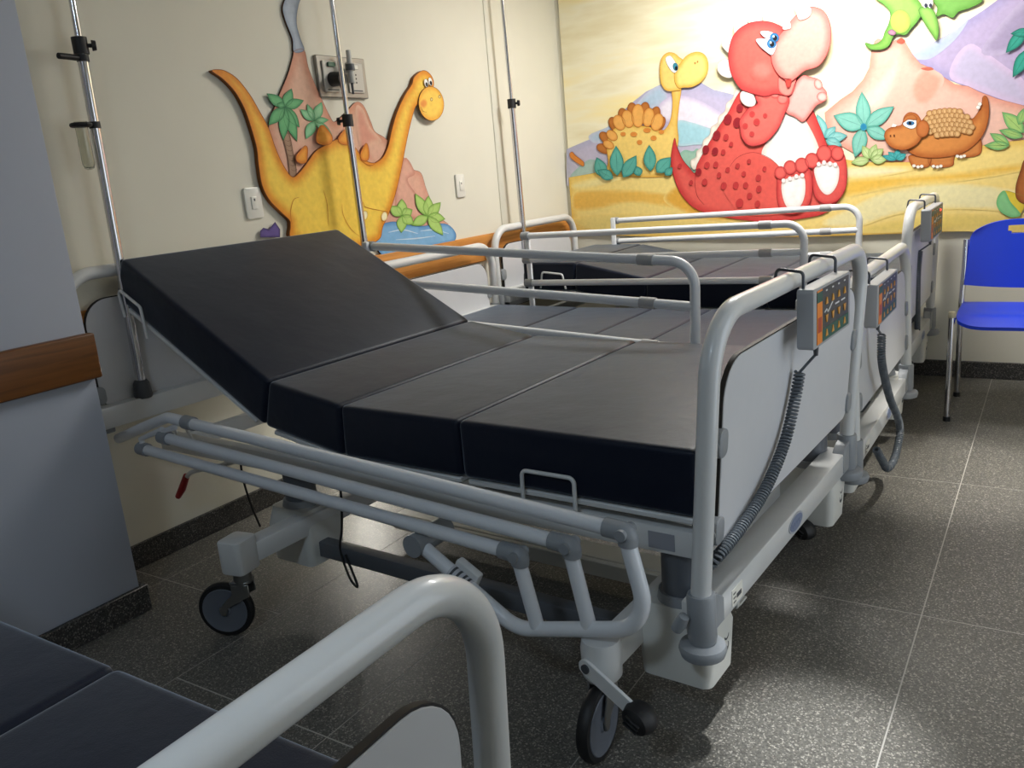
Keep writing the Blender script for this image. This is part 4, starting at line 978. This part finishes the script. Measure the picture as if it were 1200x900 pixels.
def leaves(items, parent, off, cols=TE, c=c4, thick=0.0):
    for b, t, w in items:
        paint('leaf', WB, c(leafpts(b, t, w)), parent, off, cols[0], cols[1], 0.014, cols[2], 0.0012, thick, sm=False)
        stroke('leaf_vein', WB, c([b, ((b[0]+t[0])/2, (b[1]+t[1])/2), t]), parent, off+0.0006, 0.0012, cols[2])
leaves([((300,480),(290,345),56),((300,478),(184,435),70),((302,478),(412,400),56),((296,482),(264,592),56),((305,482),(398,522),50)], mb, 9*o_)
paint('flower_dot', WB, c4(ell(297,478,12,14)), mb, 12*o_, (40,130,170), (60,160,180), 0.004)
leaves([((150,518),(122,430),44),((152,520),(192,476),34),((158,522),(236,510),40),((155,526),(216,548),36)], mb, 9*o_, ((150,210,206),(100,180,180),(70,140,140)))
leaves([((322,598),(292,548),34),((322,598),(345,542),34),((324,598),(372,560),34),((324,600),(386,600),36),((318,602),(250,612),34)], mb, 10*o_, ((206,222,160),(166,196,120),(120,150,80)))
leaves([((420,600),(390,572),26),((420,600),(428,562),28),((420,600),(458,580),26),((420,602),(366,586),20)], mb, 10*o_, ((90,190,190),(60,160,160),(40,120,120)))
leaves([((900,500),(818,422),56),((898,515),(806,490),36),((845,545),(772,502),36),((845,548),(750,548),34),((880,470),(905,405),34)], mb, 9*o_, ((170,206,120),(110,176,110),(80,130,70)))
leaves([((905,115),(832,200),44),((920,185),(858,292),50),((930,120),(850,128),34),((940,200),(905,285),34)], mb, 9*o_, ((60,166,146),(36,130,112),(24,96,84)))
paint('half_leaf', WB, c4([(797,765),(805,735),(828,718),(870,728),(905,745),(898,788),(870,815),(835,812),(808,790)]), mb, 9*o_, (232,206,70), (222,190,60), 0.015, (150,140,60), 0.0012)
paint('half_leaf_shade', WB, c4([(797,765),(805,735),(828,718),(850,760),(888,806),(860,818),(828,808),(806,790)]), mb, 10*o_, (140,204,140), (116,186,120), 0.015)
paint('brown_foot', WB, c4([(905,600),(888,640),(870,700),(872,745),(900,768),(960,775),(960,600)]), mb, 9*o_, (176,104,52), (140,74,32), 0.02, (90,50,25), 0.0015)
leaves([((190,668),(162,592),48),((225,672),(165,640),40),((240,662),(235,548),52),((262,668),(312,585),50),((325,662),(310,625),34),((365,645),(360,545),48),((388,650),(442,592),52),((420,660),(448,630),30)], mb, 16*o_, ((96,178,164),(58,142,132),(40,104,98)), c3)

# ---- small yellow dinosaur behind the leaves
yd = wthing('yellow_dinosaur_cutout', 'small yellow plated dinosaur with long neck on the mural', 'wall cut-out', WB, c3([(330,650)])[0])
YE = ((248,212,120), (234,180,76), (170,110,40))
BK = ((196,120,52), (166,92,36), (110,60,25))
for cx, cy, w, h, r in ((188,560,18,30,-70),(195,520,18,30,-50),(228,470,20,32,-32),(262,440,20,34,-18),(295,420,20,34,-8),(340,418,20,34,8),(378,436,20,36,18),(398,466,18,30,30)):
    paint('back_plate', WB, c3(ell(cx, cy, w, h, r, 14)), yd, 0.005, *BK[:2], 0.015, BK[2], 0.0013)
paint('body', WB, c3([(203,655),(204,610),(198,560),(205,515),(232,480),(270,470),(315,472),(360,478),(405,492),(430,470),(442,430),(446,380),(444,335),(478,325),(470,400),(464,470),(468,530),(455,590),(442,620),(442,660),(330,668)]), yd, 0.0056, *YE[:2], 0.03, YE[2], 0.0016)
for cx, cy, w, h, r in ((205,545,15,22,-60),(218,510,17,24,-45),(245,462,22,30,-25),(278,448,22,34,-14),(316,436,24,44,0),(355,442,22,36,10),(388,460,22,34,18)):
    paint('back_plate', WB, c3(ell(cx, cy, w, h, r, 14)), yd, 0.0066, (240,176,92), (222,142,60), 0.012, (150,84,30), 0.0013)
for cx, cy, a, b_ in ((260,505,10,8),(300,506,13,9),(322,536,10,9),(350,491,14,9),(375,520,11,9),(404,497,10,8)):
    paint('spot', WB, c3(ell(cx, cy, a, b_, 0, 12)), yd, 0.0068, (224,140,60), (234,160,76), 0.006, (190,110,44), 0.0008)
paint('head', WB, c3([(400,300),(398,255),(405,220),(425,200),(450,200),(470,215),(490,240),(480,330),(455,342),(425,342),(408,325)]), yd, 0.0070, *YE[:2], 0.02, YE[2], 0.0015)
paint('muzzle', WB, c3([(455,310),(455,275),(475,240),(500,210),(535,196),(565,205),(580,235),(577,275),(555,308),(520,328),(488,330),(470,332)]), yd, 0.0080, (250,220,130), YE[1], 0.03, YE[2], 0.0015)
paint('eye', WB, c3([(420,222),(438,210),(455,230),(468,255),(455,275),(435,258)]), yd, 0.0090, (246,246,240), None, 0.01, (60,50,40), 0.0011)
paint('iris', WB, c3(ell(458,252,10,15,-10,14)), yd, 0.0096, (60,140,160), (40,110,140), 0.006); paint('pupil', WB, c3(ell(461,257,5,8,0,10)), yd, 0.0101, (20,20,26))
for cx, cy in ((531,238),(541,233)): paint('nostril', WB, c3(ell(cx, cy, 3, 4, 0, 8)), yd, 0.0090, (190,130,60))
lz = wthing('orange_lizard_cutout', 'tiny orange lizard at the left edge of the mural', 'wall cut-out', WB, c3([(90,610)])[0])
paint('body', WB, c3([(58,578),(68,572),(80,585),(100,600),(112,612),(110,626),(92,618),(72,604),(60,592)]), lz, 0.005, (226,140,60), (200,110,40), 0.006, (130,70,30), 0.001)

# ---- red dinosaur
rd = wthing('red_dinosaur_cutout', 'big red spotted baby dinosaur sitting in the middle of the mural', 'wall cut-out', WB, (900, 258))
RE = ((232,98,88), (206,60,60), (140,26,36))
T_ = 0.009
for pts in ([(869,105),(861,118),(852,135),(842,150),(833,168),(824,182),(816,198),(811,196),(810,188),(816,184),(817,177),(823,172),(825,164),(832,158),(834,149),(841,144),(843,136),(850,130),(852,121),(859,115),(862,106)],):
    paint('back_frill', WB, pts, rd, T_-0.002, (246,238,226), (220,206,190), 0.01, (180,150,140), 0.001, 0.010)
paint('body', WB, [(791,162),(794,172),(800,186),(808,196),(815,203),(818,192),(829,172),(842,150),(854,132),(866,110),(880,100),(905,100),(930,102),(948,120),(962,150),(972,175),(985,195),(988,225),(970,248),(940,256),(905,260),(885,259),(860,256),(830,250),(812,242),(798,226),(790,206),(787,186)], rd, T_, RE[0], RE[1], 0.05, RE[2], 0.0022, T_)
stroke('tail_line', WB, [(816,203),(815,215),(818,230),(826,240)], rd, T_+0.0006, 0.0025, RE[2])
paint('belly', WB, [(893,180),(900,165),(912,146),(924,130),(938,133),(950,150),(960,172),(962,188),(945,200),(920,205),(900,200)], rd, T_+0.0010, (250,246,238), (240,216,206), 0.04, (200,120,110), 0.0012)
paint('leg', WB, c3([(652,640),(690,596),(750,576),(810,596),(850,630),(880,690),(890,760),(870,800),(780,812),(700,800),(650,740),(636,690)]), rd, T_+0.0018, (232,96,86), (232,98,88), 0.03)
stroke('leg_line', WB, c3([(650,645),(690,594),(750,574),(810,594),(848,628)]), rd, T_+0.0026, 0.0022, RE[2])
for cx, cy, r, dk in [(655,450,17,1),(690,462,17,1),(613,510,16,1),(700,407,14,1),(572,563,14,1),(545,648,12,1),(728,408,7,0),(648,517,11,0),(607,570,13,1),(638,573,9,0),(668,543,8,0),(577,622,11,0),(610,620,10,0),(622,660,9,0),(568,686,11,0),(517,688,8,0),(475,625,8,0),(655,640,9,0),(692,625,9,0),(715,655,9,0),(640,700,12,0),(685,698,12,0),(722,698,10,0),(770,670,11,0),(793,636,8,0),(772,712,11,0),(737,738,11,0),(700,765,15,0),(767,768,11,0),(735,608,8,0)]:
    paint('spot', WB, c3(ell(cx, cy, r*0.88, r*1.15, 12, 12)), rd, T_+0.0032, (150,34,44) if dk else (196,58,60), (170,44,50) if dk else (206,66,66), 0.006, (130,24,34), 0.0008)
# feet
paint('foot', WB, c4([(-28,700),(-22,655),(10,622),(60,612),(98,640),(106,700),(100,752),(76,790),(30,806),(-12,796),(-26,750)]), rd, T_+0.0040, (230,92,86), (206,60,62), 0.02, RE[2], 0.0016, 0.003)
paint('sole', WB, c4([(-10,690),(20,668),(70,662),(80,700),(74,748),(54,782),(18,786),(-4,750)]), rd, T_+0.0048, (252,250,246), (244,226,220), 0.02, (190,110,100), 0.001)
paint('foot', WB, c4([(108,640),(118,580),(160,550),(205,552),(228,590),(236,650),(228,715),(195,758),(150,766),(116,742),(106,690)]), rd, T_+0.0040, (230,92,86), (206,60,62), 0.02, RE[2], 0.0016, 0.003)
paint('sole', WB, c4([(114,632),(158,612),(202,622),(205,672),(190,712),(165,733),(140,720),(120,680)]), rd, T_+0.0048, (252,250,246), (244,226,220), 0.02, (190,110,100), 0.001)
for cx, cy, r in ((-14,650,22),(22,630,24),(66,622,26),(104,604,26),(150,578,28),(200,578,24)):
    paint('toe', WB, c4(ell(cx, cy, r, r*1.1, 0, 16)), rd, T_+0.0056, (236,104,96), (208,66,66), 0.014, RE[2], 0.0012)
for cx, cy in ((-2,680),(22,672),(46,664),(68,660),(130,618),(150,612),(172,616),(192,620)):
    paint('claw', WB, c4(ell(cx, cy, 8, 9, 0, 10)), rd, T_+0.0064, (252,250,246), (240,226,220), 0.004, (190,120,110), 0.0008)
# arms
paint('arm', WB, c4([(5,420),(15,375),(45,310),(70,285),(98,290),(130,300),(142,325),(160,350),(150,382),(122,396),(100,425),(72,458),(40,440)]), rd, T_+0.0040, (246,176,168), (232,120,112), 0.025, (190,70,70), 0.0014, 0.003)
paint('finger', WB, c4(ell(128,318,15,20,-20,14)), rd, T_+0.0050, (248,190,182), (232,120,112), 0.012, (190,70,70), 0.0011); paint('finger', WB, c4(ell(142,365,19,18,0,14)), rd, T_+0.0050, (248,190,182), (232,120,112), 0.012, (190,70,70), 0.0011)
paint('arm', WB, c3([(703,490),(702,450),(738,405),(768,392),(760,362),(790,336),(832,325),(866,345),(888,378),(872,425),(842,490),(795,538),(742,549),(712,525)]), rd, T_+0.0060, (234,110,100), (212,72,72), 0.03, RE[2], 0.0018, 0.004)
for cx, cy, r in ((800,350,20),(835,348,22),(862,372,20)):
    paint('finger', WB, c3(ell(cx, cy, r, r, 0, 14)), rd, T_+0.0068, (240,128,118), (222,88,84), 0.012, (190,60,60), 0.0010)
for cx, cy, r in ((748,430,10),(722,475,10),(765,460,12),(797,436,8),(747,505,9)):
    paint('spot', WB, c3(ell(cx, cy, r, r*1.1, 0, 12)), rd, T_+0.0070, (204,64,64), (214,76,74), 0.006, (160,40,44), 0.0008)
# head with white frill spikes and horns
HD = T_+0.008
for pts in (c3([(682,128),(680,95),(700,78),(730,82),(722,108),(700,130)]), c3([(742,84),(750,60),(775,52),(786,70),(780,88)]), c3([(862,104),(868,78),(890,72),(905,86),(895,110)]), c3([(668,205),(640,182),(634,160),(652,140),(676,136),(682,170)]), c3([(672,290),(638,288),(618,264),(622,236),(650,222),(672,240)]), c3([(708,345),(704,375),(724,398),(752,400),(762,380),(742,345)])):
    paint('frill_spike', WB, pts, rd, HD-0.002, (250,248,242), (228,216,206), 0.014, (150,130,120), 0.0014, HD-0.002, side=(170,160,150))
paint('head', WB, [(869,104),(862,94),(857,82),(855,66),(857,52),(861,42),(869,33),(881,27),(896,25),(910,28),(921,36),(930,60),(936,86),(930,104),(922,112),(910,110),(898,113),(884,110),(875,107)], rd, HD, (230,100,90), (208,66,66), 0.05, RE[2], 0.0022, HD)
paint('muzzle', WB, [(914,88),(906,72),(908,52),(920,36),(934,19),(950,9),(966,13),(974,28),(975,47),(970,65),(960,78),(945,83),(934,92),(926,96)], rd, HD+0.006, (244,164,152), (232,112,104), 0.045, RE[2], 0.0020, 0.006)
paint('chin', WB, [(914,90),(922,94),(934,91),(932,102),(928,111),(921,112),(914,106)], rd, HD+0.0010, (240,140,128), (222,90,86), 0.01, RE[2], 0.0012)
paint('tongue', WB, c3([(876,303),(896,302),(894,320),(885,332),(878,320)]), rd, HD+0.0070, (214,70,60), (190,50,50), 0.006, RE[2], 0.001)
stroke('smile', WB, c3([(850,284),(862,294),(880,298),(898,297)]), rd, HD+0.0075, 0.003, (110,20,30))
paint('cheek', WB, c3(ell(785,265,48,44,0,20)), rd, HD+0.0006, (238,124,112), (230,100,90), 0.05)
for ey, ir in ((c3([(764,150),(790,146),(820,152),(842,165),(832,200),(820,208),(795,190),(776,172)]), (823,166)), (c3([(780,122),(805,118),(832,126),(850,140),(845,158),(820,152),(795,142)]), (834,143))):
    paint('eye', WB, ey, rd, HD+0.0070, (250,250,248), (226,226,232), 0.01, (50,40,50), 0.0014)
    paint('iris', WB, c3(ell(ir[0], ir[1], 17, 17, 0, 16)), rd, HD+0.0077, (56,130,180), (40,90,150), 0.008, (20,40,80), 0.0011)
    paint('pupil', WB, c3(ell(ir[0]+2, ir[1]+2, 8.5, 10, 0, 12)), rd, HD+0.0084, (16,18,30)); paint('glint', WB, c3(ell(ir[0]-3, ir[1]-4, 3.5, 4, 0, 8)), rd, HD+0.0090, (250,250,250))
for pts in (c4([(43,0),(58,12),(85,20),(104,36),(100,60),(80,74),(58,76),(48,50),(38,22)]), c4([(-2,112),(2,88),(18,76),(28,96),(24,110)])):
    paint('horn', WB, pts, rd, HD+0.0085, (250,248,240), (230,220,208), 0.014, (140,120,110), 0.0014, 0.004)

# ---- orange armoured dinosaur
od = wthing('orange_dinosaur_cutout', 'orange armoured dinosaur with bumpy shell walking on the mural sand', 'wall cut-out', WB, c4([(560,630)])[0])
OR = ((206,130,68), (176,94,40), (110,54,22))
for pts in (c4([(640,560),(690,520),(730,515),(742,545),(735,580),(700,592),(655,594),(640,585)]), c4([(545,590),(632,575),(636,605),(630,625),(590,632),(552,628)]), c4([(470,585),(545,590),(548,615),(535,630),(490,632),(473,615)])):
    paint('leg', WB, pts, od, 0.006, *OR[:2], 0.02, OR[2], 0.0014, 0.006)
paint('body', WB, c4([(465,570),(450,540),(480,500),(520,450),(545,425),(600,412),(660,420),(700,448),(722,430),(740,398),(745,366),(760,364),(768,395),(768,440),(755,490),(730,530),(690,565),(640,585),(570,595),(505,590)]), od, 0.0075, (214,138,70), OR[1], 0.04, OR[2], 0.0016, 0.004)
SH = np.array([(528,455),(548,425),(590,408),(650,410),(700,440),(712,462),(700,495),(640,508),(580,512),(545,495)], float)
for r in range(6):
    for k in range(11):
        cx = 528+k*18.5+(r % 2)*9; cy = 418+r*17+abs(k-5)**1.7*0.9
        if not inside(np.array([(cx, cy)]), SH)[0]: continue
        paint('shell_bump', WB, c4(ell(cx, cy, 13.5, 12, 0, 12)), od, 0.0083, (220,178,122), (184,130,74), 0.009, (130,80,40), 0.0010)
paint('head', WB, c4([(376,515),(382,492),(405,478),(440,470),(450,440),(468,424),(495,428),(512,450),(520,490),(512,525),(490,548),(455,564),(415,560),(388,542)]), od, 0.0110, (210,136,72), OR[1], 0.03, OR[2], 0.0015, 0.003)
paint('cheek_plate', WB, c4(ell(520,485,24,32,8,16)), od, 0.0118, (196,116,60), OR[1], 0.015, OR[2], 0.001)
paint('eye', WB, c4([(446,468),(460,446),(482,442),(496,456),(492,480),(470,484)]), od, 0.0122, (246,246,242), None, 0.01, (60,40,30), 0.0011)
paint('iris', WB, c4(ell(474,464,15,8,0,14)), od, 0.0128, (60,120,170), (40,90,140), 0.006); paint('pupil', WB, c4(ell(472,464,6,6,0,10)), od, 0.0133, (16,18,26))
paint('eyelid', WB, c4([(446,462),(455,440),(480,432),(498,444),(490,452),(466,450)]), od, 0.0130, (190,116,60), OR[1], 0.006, OR[2], 0.0009)
for cx, cy in ((399,512),(413,511)): paint('nostril', WB, c4(ell(cx, cy, 3, 5, 0, 8)), od, 0.0120, (110,56,24))
for cx, cy in ((487,624),(502,628),(516,626),(560,626),(575,628),(588,625),(650,588),(664,590),(676,587)): paint('claw', WB, c4(ell(cx, cy, 7, 6, 0, 8)), od, 0.0088, (246,240,228), None, 0.004, (160,120,90), 0.0007)
for cx, cy in ((734,392),(728,404)): paint('tail_spike', WB, c4(ell(cx, cy, 8, 7, 0, 8)), od, 0.0085, (246,244,236), None, 0.004, (160,130,110), 0.0007)
paint('horn', WB, c4([(402,478),(408,464),(424,470),(418,478)]), od, 0.0116, (246,240,228), None, 0.004, (160,120,90), 0.0008, sm=False)

# ---- green flying dinosaur
gd = wthing('green_flying_dinosaur_cutout', 'green flying dinosaur cut-out at the top of the mural', 'wall cut-out', WB, c4([(420,130)])[0])
GR = ((146,192,92), (98,156,62), (50,90,34))
paint('wing', WB, c4([(560,0),(600,-40),(700,-50),(745,0),(700,30),(655,45),(632,68),(600,55),(572,62),(575,30)]), gd, 0.010, (120,176,84), GR[1], 0.03, GR[2], 0.0018, 0.010)
paint('body', WB, c4([(340,-10),(375,20),(398,50),(392,90),(378,120),(365,152),(335,168),(306,162),(308,174),(330,188),(370,186),(395,170),(408,142),(425,130),(455,132),(480,105),(505,75),(520,40),(500,0),(450,-30),(400,-30)]), gd, 0.012, *GR[:2], 0.03, GR[2], 0.0018, 0.012)
paint('belly', WB, c4(ell(436,82,38,44,0,18)), gd, 0.0130, (196,210,90), (160,196,84), 0.03, (110,140,50), 0.001)
paint('beak', WB, c4([(505,40),(530,25),(560,40),(576,80),(580,120),(572,152),(555,130),(528,90)]), gd, 0.0150, (150,200,96), GR[1], 0.02, GR[2], 0.0015, 0.004)
for cx in (530, 548):
    paint('eye', WB, c4(ell(cx, 12, 11, 20, 0, 14)), gd, 0.0156, (246,246,244), None, 0.01, (40,50,40), 0.0011); paint('pupil', WB, c4(ell(cx+2, 22, 6, 8, 0, 10)), gd, 0.0162, (50,50,70))
paint('foot', WB, c4([(390,120),(405,112),(420,124),(410,134),(394,130)]), gd, 0.0145, (176,130,150), (150,100,130), 0.008, (90,60,70), 0.001)
